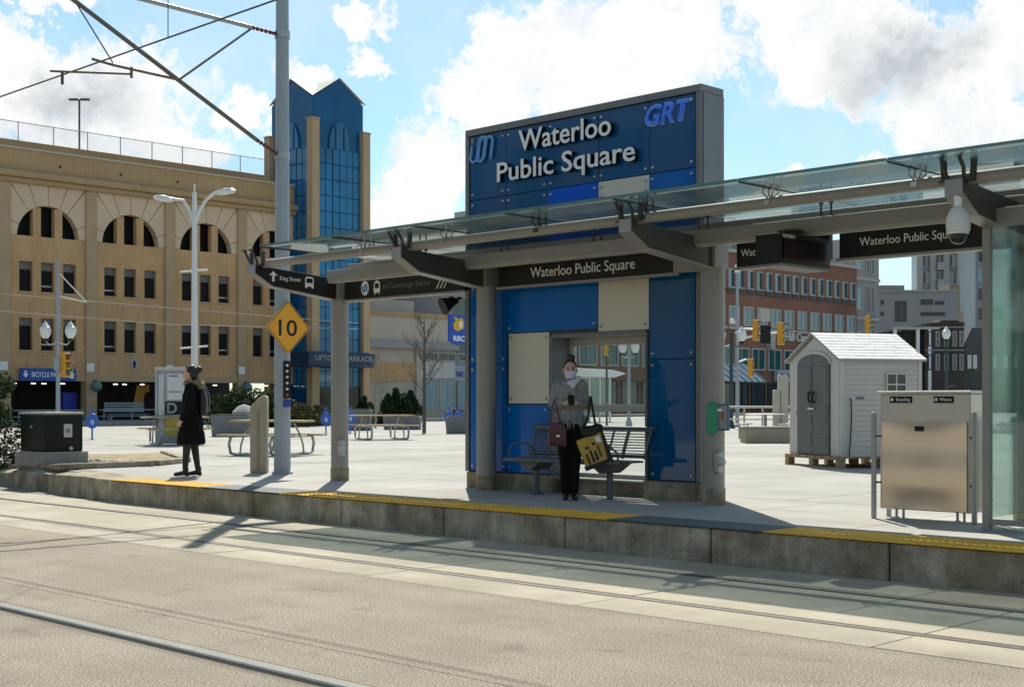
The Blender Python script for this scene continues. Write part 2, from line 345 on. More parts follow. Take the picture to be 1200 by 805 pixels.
def blobmesh(name, material, prims, voxel=.012, parent=None, smooth_it=4, local=True, fold=0.):
    """one continuous surface grown round tapered capsules and ellipsoids"""
    b = MB()
    for p in prims:
        if p[0] == 'c':
            _, a, ra, c, rc = p; a = Vector(a); c = Vector(c); d = (c - a); n = 6
            dn = d.normalized()
            pts = [a - dn*ra, a - dn*ra*.7] + [a + d*i/n for i in range(n+1)] + [c + dn*rc*.7, c + dn*rc]
            b.tube(pts, [ra*.1, ra*.72] + [ra + (rc-ra)*i/n for i in range(n+1)] + [rc*.72, rc*.1], 14)
        elif p[0] == 'e':
            _, c, rx, ry, rz = p; m = 10; n = 16
            b.lathe([(max(1e-3, math.sin(math.pi*i/m)), -rz*math.cos(math.pi*i/m)) for i in range(m+1)], c, n, rx, ry)
        elif p[0] == 'l':                                   # loft of ellipses: (z, cx, cy, rx, ry)
            vs = []; fs = []; n = 28; secs = p[1]
            for z, cx, cy, rx, ry in secs:
                for k in range(n): a = 2*math.pi*k/n; vs.append((cx + rx*math.cos(a), cy + ry*math.sin(a), z))
            for i in range(len(secs)-1):
                for k in range(n): fs.append((i*n+k, i*n+(k+1)%n, (i+1)*n+(k+1)%n, (i+1)*n+k))
            fs += [tuple(range(n-1,-1,-1)), tuple(range((len(secs)-1)*n, len(secs)*n))]
            b._add(vs, fs)
        elif p[0] == 'b': b.cbox(*p[1:])
    me = b.mesh(name, material)
    o = bpy.data.objects.new('tmp', me); col.objects.link(o)
    rm = o.modifiers.new('r', 'REMESH'); rm.mode = 'VOXEL'; rm.voxel_size = voxel
    if smooth_it: s_ = o.modifiers.new('s', 'SMOOTH'); s_.iterations = smooth_it; s_.factor = .5
    bpy.context.view_layer.update()
    m2 = bpy.data.meshes.new_from_object(o.evaluated_get(bpy.context.evaluated_depsgraph_get()))
    bpy.data.objects.remove(o); bpy.data.meshes.remove(me)
    m2.name = name; m2.materials.clear(); m2.materials.append(material)
    if fold:                                                # soft hanging folds in cloth
        nn = [v.normal.copy() for v in m2.vertices]
        for v, n_ in zip(m2.vertices, nn):
            q = v.co; a = mnoise.noise(Vector((q.x*16, q.y*16, q.z*4.5))) + .6*mnoise.noise(Vector((q.x*30, q.y*30, q.z*14+5)))
            v.co = q + n_ * a * fold
    for p in m2.polygons: p.use_smooth = True
    return link(name, m2, parent)

# ================================================================== SETTING
structure(MB().quad((-2500,-2500,-.06),(2500,-2500,-.06),(2500,2500,-.06),(-2500,2500,-.06)).build('ground', GROUND))
YK = 10.3                                                   # platform edge
RAILS = (8.05, 9.48, 4.50, 3.07)
road = MB()
for y0, y1 in ((-30, 2.985), (3.185, 4.385), (4.585, 5.085), (5.094, 7.43)): road.box(-140, 30, y0, y1, -.3, 0)
rdo = structure(road.build('road', ASPH)); MB().box(-140, 30, -29, 7.43, -.28, -.012).build('joint_sealant', mat('joint_sealant', (.13,.11,.08), .9, var=.2), rdo)
tb = structure(MB().box(-140, 30, 7.44, 10.32, -.3, -.035).build('track_bed', JOINT))
strips = ((7.45, 7.985), (8.135, 9.395), (9.565, 10.29))
for y0, y1 in strips:
    x = -36.0; L = 2.44
    MB().box(-140, x - .012, y0, y1, -.2, 0).build('track_slab', SLAB, tb)
    k = 0
    while x < 8:
        dz = rnd.uniform(-.003, .003)
        MB().box(x, x + L - .012, y0, y1, -.2, dz).build('track_slab', SLAB, tb, bevel=.006); x += L
for y in RAILS:
    r = MB()
    r.prism([(y-.035,-.2),(y+.035,-.2),(y+.035,-.006),(y+.026,.003),(y-.026,.003),(y-.035,-.006)], 'x', -140, 30)
    ro = structure(r.build('rail', STEEL if y < 6 else STEELD, smooth=False))
    side = 1 if y in (8.05, 3.07) else -1
    g = MB()
    # pale encasing strip on one side, dark flangeway groove on the gauge side
    g.box(-140, 30, y - side*.035, y - side*.084, -.2, -.002)
    g.build('rail_boot', mat('rail_boot_strip', (.27, .265, .245) if y < 6 else (.20,.185,.15), .8, var=.12), ro)
    MB().box(-140, 30, y + side*.036, y + side*(.114 if y < 6 else .084), -.2, -.010 if y < 6 else -.045).build('flangeway', GROOVE, ro)
# plaza and platform
plaza = MB().prism([(-70, 17), (-30, 12.4), (-24.6, 11.62), (-22.3, 11.4), (-20.05, 10.92), (-18.5, 10.76), (30, 10.76), (30, 140), (-70, 140)], 'z', -.25, PZ - .012)
plaza = structure(plaza.build('plaza', JOINT))
slab_me = MB().box(.006, 2.994, .006, 2.994, -.05, 0).mesh('paving_slab', PAVE, bevel=.005)
n = 0
x = -60.0
while x < 3:
    y = 13.76
    while y < 52:
        if n < 280:
            link('paving_slab', slab_me, plaza, (x, y, PZ + rnd.uniform(-.002, .002))); n += 1
        y += 3
    x += 3
far = MB(); far.box(-69.5, -60.006, 13.9, 139, .2, PZ); far.box(-60, 29, 52.76, 139, .2, PZ); far.box(3, 29, 13.76, 52.75, .2, PZ)
far.build('pavement', PAVE, plaza)
for i in range(15):                                         # platform bays between kerb and plaza joint
    xx = -19.4 + i * 1.83
    MB().box(xx + .005, xx + 1.825, 10.91, 13.752, .2, PZ).build('platform_slab', PAVE, plaza, bevel=.004)
pl = MB(); pl.prism([(-42, 13.752), (-30, 12.7), (-24.6, 11.94), (-22.3, 11.72), (-20.05, 11.24), (-19.402, 11.0), (-19.402, 13.752)], 'z', .2, PZ - .001); pl.build('platform_slab', PAVE, plaza)
# kerb blocks of the platform edge
x = -18.57; Lk = 1.83; i = 0
while x < 8:
    kb = MB().box(x + .008, x + Lk - .008, YK, 10.9, -.1, PZ - .014)
    kb.build('kerb_block', KERB, plaza, bevel=.012); x += Lk
# low curved kerb running off to the left
K1, K2, K3 = G(100, 581, 0), G(55, 572, 0), G(0, 565, 0)
cv = [(-18.57, 10.3, .33), (-19.3, 10.40, .328), (K1.x, K1.y, .31), (K2.x, K2.y, .25), (K3.x, K3.y, .19), (-27.5, 11.85, .16), (-31, 12.75, .15), (-36, 14.6, .15)]
for a, b in zip(cv, cv[1:]):
    q = MB(); dx, dy = b[0]-a[0], b[1]-a[1]; ln = math.hypot(dx, dy); nx, ny = -dy/ln*-.58, dx/ln*-.58
    q._add([(a[0],a[1],-.1),(b[0]+.01,b[1],-.1),(b[0]+.01-nx*0+0,b[1]+.6,-.1),(a[0],a[1]+.6,-.1),(a[0],a[1],a[2]),(b[0]+.01,b[1],b[2]),(b[0]+.01,b[1]+.6,PZ),(a[0],a[1]+.6,PZ)],
           [(0,3,2,1),(4,5,6,7),(0,1,5,4),(1,2,6,5),(2,3,7,6),(3,0,4,7)])
    q.build('kerb_block', KERB, plaza, bevel=.01)
# tactile tiles
def tile_mesh():
    b = MB(); b.box(.004, .606, 0, .60, -.01, .0)
    for i in range(9):
        for j in range(9):
            b.lathe([(.017, 0), (.010, .006)], (.04 + i*.0665, .034 + j*.0665, -.0005), 6)
    return b.mesh('tactile_tile', YEL, smooth=False)
tme = tile_mesh()
plain = MB().box(.004, .606, 0, .60, -.01, .0).mesh('edge_tile', DARKT, bevel=.002)
x = -18.6
while x < 6:
    dark = (-15.95 < x + .3 < -14.2) or (-8.95 < x + .3 < -7.15)
    link('edge_tile' if dark else 'tactile_tile', plain if dark else tme, plaza, (x, YK - .012, PZ + .002)); x += .61

# ================================================================== BUILDINGS
def window_box(parent, X, y0, y1, z0, z1, fr=.09, proud=.06, frame=WINFR, pane=DGLASS, mull=0, name='window', transom=0):
    """window on a facade of constant X facing +X; frame proud of the wall, pane set back inside it"""
    b = MB()
    b.box(X, X+proud, y0, y0+fr, z0, z1).box(X, X+proud, y1-fr, y1, z0, z1).box(X, X+proud, y0+fr, y1-fr, z1-fr, z1).box(X, X+proud, y0+fr, y1-fr, z0, z0+fr)
    for k in range(mull):
        yy = y0 + (y1-y0)*(k+1)/(mull+1); b.box(X, X+proud*.8, yy-fr*.35, yy+fr*.35, z0+fr, z1-fr)
    if transom: b.box(X, X+proud*.8, y0+fr, y1-fr, z0+(z1-z0)*transom-fr*.3, z0+(z1-z0)*transom+fr*.3)
    w = b.build(name, frame, parent, smooth=False)
    MB().box(X, X+proud*.35, y0+fr*.8, y1-fr*.8, z0+fr*.8, z1-fr*.8).build('pane', pane, w, smooth=False)
    return w
def garage():
    X = -69.0; P = 4.9; Y0 = 32.1 - P*2; nb = 6
    t = thing('parking_garage', 'tan brick parking garage with arched top windows and cream stone panels', 'building', (X, 42, PZ))
    ZT = {'open': 2.62, 'r3b': 4.24, 'r3t': 5.95, 'r2b': 7.35, 'r2t': 8.93, 'spring': 10.28, 'crown': 11.95, 'cream': 13.0, 'corn': 13.8}
    YE = Y0 + P*nb
    # interior: floor decks and a dark core so that the openings look into a deck
    inn = MB(); inn.box(X-9, X-8.6, Y0, YE, .3, 13.5)
    for z in (3.0, 6.5, 9.6, 12.7): inn.box(X-8.6, X-.5, Y0, YE, z, z+.35)
    inn.build('deck', DARKIN, t)
    wl = MB()
    for b in range(nb):
        ya = Y0 + b*P + .32; yb = Y0 + (b+1)*P - .32; ym = (ya+yb)/2
        ws = [(ym-1.62, ym-.88), (ym-.40, ym+.33), (ym+.86, ym+1.60)]
        for z0, z1 in ((ZT['r3b'], ZT['r3t']), (ZT['r2b'], ZT['r2t'])):
            ed = [ya] + [e for w in ws for e in w] + [yb]
            for k in range(0, 8, 2): wl.box(X-.5, X, ed[k], ed[k+1], z0, z1)
        for z0, z1 in ((ZT['open']+.35, ZT['r3b']), (ZT['r3t'], ZT['r2b']), (ZT['r2t'], ZT['spring'])): wl.box(X-.5, X, ya, yb, z0, z1)
    wall = wl.build('wall', BRICK, t, smooth=False)
    bd = MB().box(X-.5, X+.05, Y0, YE, ZT['open'], ZT['open']+.35).build('lintel_band', PILA, t)
    for b in range(nb + 1):
        y = Y0 + b*P
        q = MB().box(X-.5, X+.16, y-.32, y+.32, .3, ZT['cream']).build('pilaster', PILA, t, bevel=.02)
        if 1 < b < nb:
            MB().box(X+.16, X+.2, y-.3, y+.12, 3.15, 3.6).build('sign_plate', WHITE, q)
            l = MB().ball((X+.42, y+.15, 2.35), .3, 12).build('wall_lamp', mat('teal_lamp', (.10,.20,.20), .35, var=.1), t)
            MB().box(X+.16, X+.35, y+.08, y+.22, 2.4, 2.7).build('bracket', WINFR, l)
    for b in range(nb):
        ya = Y0 + b*P + .32; yb = Y0 + (b+1)*P - .32; ym = (ya+yb)/2
        for k, (w0, w1) in enumerate([(ym-1.62, ym-.88), (ym-.40, ym+.33), (ym+.86, ym+1.60)]):
            for z0, z1 in ((ZT['r3b'], ZT['r3t']), (ZT['r2b'], ZT['r2t'])):
                f = MB().box(X-.30, X-.24, w0, w1, z0, z1).build('window', VOID, t, smooth=False)  # no glass: dark sheet paints the interior shade of the opening
                MB().box(X-.24, X-.19, w0, w1, z1-.42, z1).build('blind', mat('grey_louvre', (.16,.15,.13), .7, var=.2), f)
                MB().box(X-.35, X+.05, w0-.03, w1+.03, z0-.09, z0).build('sill', PILA, f)
                if (b+k) % 3 == 0: MB().box(X-.24, X-.21, w0, w1, z0+.28, z0+.36).build('rail', GALV, f)
        # arch: voussoir panels in cream stone round a semicircular opening
        Ra = 1.75; zs = ZT['spring']; ztop = ZT['cream']; n = 8
        def outer(a):
            dx, dz = math.cos(a), math.sin(a); s1 = (yb-ym)/abs(dx) if abs(dx) > 1e-6 else 1e9; s2 = (ztop-zs)/dz if dz > 1e-6 else 1e9
            s = min(s1, s2); return (ym + dx*s, zs + dz*s)
        ca = math.atan2(ztop-zs, yb-ym)
        angs = [0, R(20), ca, R(68), R(90), R(112), math.pi-ca, R(160), math.pi]
        for a0, a1 in zip(angs, angs[1:]):
            g = .008
            arc = [(ym + Ra*math.cos(a0+g+(a1-a0-2*g)*k/5), zs + Ra*.955*math.sin(a0+g+(a1-a0-2*g)*k/5)) for k in range(6)]
            poly = arc + [outer(a1-g), outer(a0+g)]
            MB().prism(poly, 'x', X-.45, X+.02).build('stone_panel', STONEC, t, smooth=False)
        MB().box(X-.45, X-.02, ya, yb, zs+.01, ztop-.01)
        for m in (-.62, .60):
            h = Ra*.955*math.sqrt(max(0, 1-(m/Ra)**2)) - .02
            MB().box(X-.40, X-.03, ym+m-.22, ym+m+.22, zs, zs+h).build('arch_mullion', BRICK, t, smooth=False)
        MB().box(X-.7, X-.66, ya, yb, zs-.2, ztop).build('arch_shade_sheet', VOID, t, smooth=False)  # dark sheet behind the arch, its colour painted as interior shade
    MB().box(X-.45, X+.3, Y0-.4, YE, ZT['cream'], 13.28).box(X-.45, X+.5, Y0-.4, YE, 13.28, 13.62).build('cornice', CORN, t, bevel=.04)
    MB().box(X-.6, X+.12, Y0-.4, YE, 13.62, 14.78).build('parapet', CORN, t)
    MB().box(X-.7, X+.22, Y0-.4, YE, 14.78, 14.88).build('coping', COPE, t)
    for k in range(8):
        MB().box(X+.12, X+.15, Y0+2+k*3.6, Y0+2.14+k*3.6, 14.05, 14.2).build('scupper', mat('rust', (.12,.05,.03), .8), t)
    MB().box(X-4.5, X-4.0, Y0-.4, YE, 13.5, 16.05).build('upper_parapet', CORN, t)
    MB().box(X-9, X-.7, Y0, YE, 13.62, 13.75).build('roof_deck', DARKIN, t)
    fn = MB()
    for k in range(15): fn.tube([(X-4.25, Y0 + k*2.1, 16.05), (X-4.25, Y0 + k*2.1, 17.15)], .03, 6)
    fn.tube([(X-4.25, Y0, 17.12), (X-4.25, YE, 17.12)], .025, 6); fn.build('fence_rail', GALV, t)
    fw = MB()
    fw.quad((X-4.25,Y0,16.1),(X-4.25,YE,16.1),(X-4.25,YE,17.1),(X-4.25,Y0,17.1)); fw.build('fence_mesh', glass('fence_mesh_mat', (.86,.88,.9), 0., .05), t)
    # open ground floor: columns, guard rail and parked-bike screens in the dark
    gf = MB()
    for b in range(nb):
        y = Y0 + b*P + .45; gf.tube([(X+.1, y, 1.05), (X+.1, y+P-.9, 1.05)], .035, 6); gf.tube([(X+.1, y, .7), (X+.1, y+P-.9, .7)], .025, 6)
        for k in range(3): gf.tube([(X+.1, y+.3+k*1.7, .3), (X+.1, y+.3+k*1.7, 1.05)], .03, 6)
    gf.build('guard_rail', GALV, t)
    MB().box(X-.45, X+1.2, Y0, YE, .3, PZ+.16).build('plinth', GCONC, t)
    for b, c_ in ((2, 'blue'), (3, 'orange')):
        y = Y0 + b*P
        if c_ == 'blue': MB().box(X-1.3, X-.6, y+3.6, y+4.4, .5, 2.0).build('blue_bin', mat('blue_plastic', (.01,.03,.30), .5), t)
        else: MB().prism([(y+3.1,1.0),(y+3.7,1.0),(y+3.9,2.0),(y+4.2,2.1),(y+4.2,2.5),(y+3.4,2.45)], 'x', X-1.0, X-.95).build('orange_panel', mat('orange_panel_paint', (.45,.20,.02), .6), t)
    for b in range(nb):
        for k in range(5): MB().cbox((X-1.6-.5*(k % 2), Y0 + b*P + .7 + k*.85, 2.5), .1, .22, .05).build('ceiling_light', mat('garage_lamp', (.8,.8,.7), .5, emit=(1,.95,.8,2.5)), t)
    # overhead sign
    s = MB().box(X+.16, X+.3, atX(21,X), atX(86,X), 2.62, 3.28).build('blue_sign', mat('sign_blue', (.012,.075,.36), .5), t)
    text('BICYCLE PARKING', 2.15, .27, (X+.305, atX(34,X), 2.82), '+x', WHITE, s, extrude=.01, bold=.015)
    a = atX(27, X); MB().prism([(a-.16,2.98),(a,2.76),(a+.16,2.98),(a+.06,2.98),(a+.06,3.14),(a-.06,3.14),(a-.06,2.98)], 'x', X+.3, X+.315).build('arrow', WHITE, s)
    a = atX(81, X); MB().prism([(a-.1,2.75),(a+.1,2.75),(a+.13,3.0),(a,3.18),(a-.13,3.0)], 'x', X+.3, X+.315).build('symbol', WHITE, s)
    # round emblem in the second bay
    e = MB(); ym = atX(157, X); e.prism([(ym+.22*math.cos(k*math.pi/8), 3.62+.33*math.sin(k*math.pi/8)) for k in range(16)], 'x', X, X+.05); e.build('emblem', mat('emblem_pale', (.35,.38,.42), .6), t)
    MB().prism([(ym-.06,3.4),(ym+.06,3.4),(ym+.1,3.7),(ym,3.86),(ym-.1,3.7)], 'x', X+.05, X+.06).build('emblem_mark', BLACK, t)
    return t
garage()
def roof_lamp():
    p = D(93, 117, 84); t = thing('roof_lamp', 'thin double-headed lamp mast on the garage roof', 'lamp', (p.x, p.y, 13.7))
    MB().tube([(p.x,p.y,13.7),(p.x,p.y,p.z)], .06, 8).build('mast', DKFIT, t)
    for s in (-1, 1): MB().cbox((p.x+s*.35*CS, p.y+s*.35*SN, p.z), .55, .25, .1, ANG).build('lamp_head', DKFIT, t)
roof_lamp()
def tower():
    X0, Yc = -67.0, 50.6; W = 4.1; Dp = 4.5; ZE, ZP = 20.1, 21.45; X1 = X0 - Dp; Y1 = Yc + W
    t = thing('glass_tower', 'blue glass stair tower with twin gables and tan pillars beside the garage', 'building', (X0-Dp/2, Yc+W/2, PZ))
    yg = (Yc+Y1)/2; xg = (X0+X1)/2
    core = MB()
    core.prism([(Yc+.1,.3),(Y1-.1,.3),(Y1-.1,ZE),(yg,ZP),(Yc+.1,ZE)], 'x', X1+.12, X0-.12)
    core.build('wall', TGLASSD, t, smooth=False)
    c2 = MB().prism([(X1+.1,.3),(X0-.1,.3),(X0-.1,ZE),(xg,ZP),(X1+.1,ZE)], 'y', Yc+.12, Y1-.12).build('wall', TGLASSD, t, smooth=False)
    # roof: four gables meeting in the middle, eight facets with valleys running to the corners
    e = .03; C0 = (xg, yg, ZP+.06)
    cn = [(X1-e, Yc-e), (X0+e, Yc-e), (X0+e, Y1+e), (X1-e, Y1+e)]
    for k in range(4):
        a, b = cn[k], cn[(k+1) % 4]; m_ = ((a[0]+b[0])/2, (a[1]+b[1])/2, ZP+.06)
        for q in (a, b):
            A = (q[0], q[1], ZE+.02); up = Vector((0,0,.03))
            vs = [Vector(A), Vector(m_), Vector(C0)]; MB()._add(vs + [v+up for v in vs], [(0,1,2),(5,4,3),(0,3,4,1),(1,4,5,2),(2,5,3,0)]).build('roof', mat('pale_roof_metal', (.50,.46,.43), .5, var=.1), t, smooth=False)
    # panes on the two faces in view
    nz = 15; zz = [2.4 + k*(17.1-2.4)/nz for k in range(nz+1)]
    for f in (0, 1):
        nn = 6
        for c in range(nn):
            for k in range(nz):
                a0 = .45 + c*(W-.9)/nn; a1 = .45 + (c+1)*(W-.9)/nn
                if c in (2, 3) or True:
                    pr = .05 if c not in (2, 3) else .12
                    if f == 0: MB().box(X0-.1, X0-.04+pr*.5, Yc+a0+.03, Yc+a1-.03, zz[k]+.03, zz[k+1]-.03).build('pane', TGLASS, t, smooth=False)
                    else: MB().box(X0-a1*Dp/W+.03, X0-a0*Dp/W-.03, Yc+.04-pr*.5, Yc+.1, zz[k]+.03, zz[k+1]-.03).build('pane', TGLASS, t, smooth=False)
        # arched head of the central bay
        pts = [(.95*math.cos(a)*.85, 17.1 + 1.7*math.sin(a)) for a in [math.pi*k/12 for k in range(13)]]
        if f == 0: MB().prism([(yg+p[0], p[1]) for p in pts], 'x', X0-.1, X0+.02).build('arched_pane', TGLASS, t)
        else: MB().prism([(xg+p[0], p[1]) for p in pts], 'y', Yc-.02, Yc+.1).build('arched_pane', TGLASS, t)
        for s in (-.33, .33):
            if f == 0: MB().box(X0+.02, X0+.06, yg+s-.04, yg+s+.04, 17.1, 18.5).build('mullion', TMUL, t)
            else: MB().box(xg+s-.04, xg+s+.04, Yc-.06, Yc-.02, 17.1, 18.5).build('mullion', TMUL, t)
    for (px, py, z) in ((X0-.08, Yc+.08, 18.7), (X0-.0, Y1-.1, 18.3), (X1+.1, Yc-.0, 18.1)):
        q = MB().box(px-.29, px+.29, py-.29, py+.29, .3, z).build('pillar', PILA, t, bevel=.03)
        MB().box(px-.31, px+.31, py-.31, py+.31, z, z+.10).build('cap', PILA, q)
    # entrance canopy with lettering
    zc0, zc1 = 3.6, 4.5; ya, yb = atX(362, -65.2), atX(440, -65.2)
    c = MB().box(-67.2, -65.2, ya, yb, zc0, zc1).build('canopy', mat('canopy_blue', (.001,.028,.08), .5, var=.1), t, bevel=.06)
    text('UPTOWN PARKADE', yb-ya-.7, .34, (-65.19, ya+.45, zc0+.36), '+x', GSTONE, c, extrude=.02, bold=.01)
    MB().box(X0-.05, X0+.02, Yc+.4, Y1-.4, .33, 2.35).build('entrance_glass', DGLASS, t)
tower()
def beige_shop():
    X = -80.0; y0, y1 = atX(434, X), atX(531, X)
    t = thing('beige_shop_building', 'low beige stucco shop building behind the bare tree', 'building', (X, (y0+y1)/2, PZ))
    zt = 1.49 + (471-362)*100/F
    MB().box(X-12, X, y0, y1, .3, zt).build('wall', BEIGE, t)
    MB().box(X-.2, X+.5, y0-.3, y1+.3, zt-2.75, zt-2.2).build('cornice', GSTONE, t, bevel=.06)
    MB().box(X-.2, X+.12, y0, y1, zt-.25, zt+.12).build('coping', CORN, t)
    ym = y0 + (y1-y0)*.58
    MB().box(X, X+.14, y0+.05, ym-.15, 3.1, 4.5).build('brick_band', BRICK, t)
    MB().box(X, X+.22, ym-.5, ym, .33, zt-2.75).build('pilaster', COPE, t)
    for k in range(3):
        a = ym + .15 + k*1.95; window_box(t, X, a, a+1.75, .9, 3.3, pane=TEALG, frame=PALEF, mull=1)
        window_box(t, X, a, a+1.75, 4.7, zt-2.9, pane=SHADE_GL, frame=PALEF, mull=1)
    MB().box(X, X+.2, ym, y1, 3.35, 4.65).build('white_fascia', mat('pale_fascia', (.55,.53,.48), .6), t)
    MB().box(X-6, X-3, y0+3, y0+7, zt, zt+1.3).build('rooftop_unit', GCONC, t)
beige_shop()
def bank():
    X = -82.0; y0, y1 = atX(531, X), atX(600, X)
    t = thing('bank_building', 'grey glass-fronted bank with blue sign above its entrance doors', 'building', (X, (y0+y1)/2, PZ))
    MB().box(X-14, X-.5, y0, y1, .3, 11.0).build('wall', GCONC, t)
    MB().box(X-14, X-6, y0-10, y1, 11, 13.6).build('upper_storey', GSTONE, t)
    for k in range(6): window_box(t, X-6, y0-9.5+k*2.6, y0-7.4+k*2.6, 11.3, 13.0, pane=SHADE_GL, frame=PALEF)
    for k in range(5):
        for z0, z1 in ((4.6, 7.2), (7.4, 10.2)):
            window_box(t, X-.5, y0+.2+k*1.8, y0+1.9+k*1.8, z0, z1, pane=mat('bank_green_glass', (.07,.11,.09), .08, var=.5, scale=.3, coat=.4), frame=GALV)
    b = MB().box(X-.5, X, y0+.1, y1, 3.2, 4.5).build('sign_band', mat('bank_pale_blue_band', (.38,.43,.55), .5), t)
    text('RBC Royal Bank', 3.3, .42, (X+.01, atX(535, X), 3.6), '+x', mat('bank_blue', (.01,.05,.32), .5), b, extrude=.02, bold=.02)
    ya = atX(536, X)
    for k in range(4):
        d = MB().box(X-.4, X-.3, ya+k*1.15, ya+1.1+k*1.15, .4, 3.15).build('door', PALEF, t)
        MB().box(X-.3, X-.27, ya+.14+k*1.15, ya+.96+k*1.15, .6, 3.0).build('pane', SHADE_GL, d)
    q = thing('hanging_bank_sign', 'blue bank sign with yellow lion shape hung on the bank wall', 'sign', D(537, 388, 94))
    X2 = q.location.x; ya = atX(527, X2); yb = atX(548, X2); z0 = 1.49+(471-404)*94/F; z1 = 1.49+(471-369)*94/F
    MB().prism([(ya,z1),(yb,z1),(yb,z0+.25),((ya+yb)/2,z0-.05),(ya,z0+.25)], 'x', X2-.2, X2).build('board', mat('bank_sign_blue', (.01,.07,.42), .4), q)
    yc = (ya+yb)/2; h = z1-z0
    MB().prism([(yc-.42,z0+h*.50),(yc-.1,z0+h*.45),(yc+.45,z0+h*.55),(yc+.5,z0+h*.75),(yc+.3,z0+h*.92),(yc-.05,z0+h*.86),(yc-.5,z0+h*.95),(yc-.3,z0+h*.78),(yc-.55,z0+h*.7)], 'x', X2, X2+.03).build('emblem', mat('lion_yellow', (.65,.40,.02), .5), q)
    MB().prism([(yc+.05,z0+h*.55),(yc+.3,z0+h*.6),(yc+.25,z0+h*.82),(yc,z0+h*.76)], 'x', X2+.03, X2+.05).build('emblem_detail', WHITE, q)
    text('RBC', 1.05, .36, (X2+.005, yc-.52, z0+h*.13), '+x', WHITE, q, 'letter', extrude=.03, bold=.03, letters=True)
bank()
def brick_block():
    X = -85.0; ya, yb = 84.0, atX(1004, -85.0); zt = 16.4
    t = thing('brick_office_block', 'red brick office block with two rows of pale-framed windows', 'building', (X, (ya+yb)/2, PZ))
    MB().box(X-20, X, ya, yb, .3, zt+.9).build('wall', RBRICK, t)
    MB().box(X-20, X+.25, ya-.2, yb, zt+.9, zt+1.25).build('coping', PALEF, t)
    MB().box(X-16, X-4, ya+10, yb-4, zt+1.2, zt+4.2).build('penthouse', GSTONE, t)
    for k in range(8): window_box(t, X-4, yb-8-k*6, yb-5-k*6, zt+1.6, zt+3.4, pane=SHADE_GL, frame=PALEF)
    dy = (atX(1003, X) - atX(851, X)) / 15
    y = atX(1003, X) - dy; k = 0
    while y > ya + 1:
        w = window_box(t, X, y+.28, y+dy-.28, 13.55, 15.6, fr=.16, proud=.14, pane=TEALG, frame=PALEF, name='window')
        MB().box(X, X+.1, y+.2, y+dy-.2, 13.0, 13.5).build('spandrel', WINFR, w)
        MB().box(X+.06, X+.16, y+dy*.55, y+dy-.35, 13.7, 15.5).build('open_sash', WINFR, w)
        y -= dy
    dy = (atX(1003, X) - atX(851, X)) / 10; y = atX(1003, X) - dy
    while y > ya + 1:
        w = window_box(t, X, y+.35, y+dy-.35, 9.6, 11.7, fr=.18, proud=.14, pane=TEALG, frame=PALEF, mull=1)
        MB().box(X, X+.25, y+.1, y+dy-.1, 9.2, 9.5).build('sill', PALEF, w); y -= dy
    # ground and mezzanine glazing, sign, awning
    y = yb - 3.2
    while y > ya + 2:
        window_box(t, X, y, y+2.6, 4.9, 7.3, fr=.16, proud=.16, pane=mat('shop_teal', (.03,.11,.11), .08, var=.3, scale=.4, coat=.4), frame=PALEF, mull=1)
        window_box(t, X, y, y+2.6, .6, 3.6, fr=.14, proud=.16, pane=SHADE_GL, frame=WINFR, mull=1); y -= 3.1
    text('Hill Canada', 6.2, .95, (X+.12, 129.1, 8.3), '+x', WHITE, t, extrude=.1, bold=.008)
    MB().box(X, X+.6, atX(898, X), atX(903.5, X), 7.3, 9.0).build('sign_board', PALEF, t)
    ay0, ay1 = atX(838, X+2), atX(893, X+2)
    n = 14
    a = None
    for k in range(n):
        m = (mat('awning_white', (.62,.68,.70), .7, var=.05), mat('awning_blue', (.20,.33,.38), .7, var=.05))[k % 2]
        a0 = ay0 + (ay1-ay0)*k/n; a1 = ay0 + (ay1-ay0)*(k+1)/n
        MB().prism([(X+.02,5.6),(X+2.6,3.7),(X+2.6,3.6),(X+.02,5.45)], 'y', a0, a1).build('awning', m, t)
    w = MB().box(X+.2, X+.7, atX(905, X), atX(930, X), 3.7, 5.0).build('shop_sign', mat('shop_sign_pale', (.42,.50,.55), .5), t)
    for p in (910, 917, 924): MB().prism([(atX(p,X)+.35*math.cos(k*math.pi/5), 4.35+.3*math.sin(k*math.pi/5)) for k in range(10)], 'x', X+.7, X+.73).build('symbol', mat('shop_mark', (.03,.10,.16), .5), w)
    # pale stone corner bay
    yb2 = atX(1030, X-1.)
    g = thing('stone_corner_building', 'pale grey stone building at the end of the red brick block', 'building', (X-1, (yb+yb2)/2, PZ))
    MB().box(X-20, X-1, yb+.02, yb2, .3, 21).build('wall', GSTONE, g)
    for z in (6.5, 11.4, 16.2): MB().box(X-1, X-.8, yb+.02, yb2, z, z+.35).build('string_course', PALEF, g)
    for z in (7.5, 12.6, 17.4):
        window_box(g, X-1, yb+1.3, yb+3.0, z, z+2.6, fr=.15, proud=.12, pane=TEALG, frame=PALEF)
        for k in range(2): window_box(g, X-1, yb+3.8+k*1.1, yb+4.5+k*1.1, z-.3, z+2.9, fr=.1, proud=.12, pane=SHADE_GL, frame=PALEF)
brick_block()
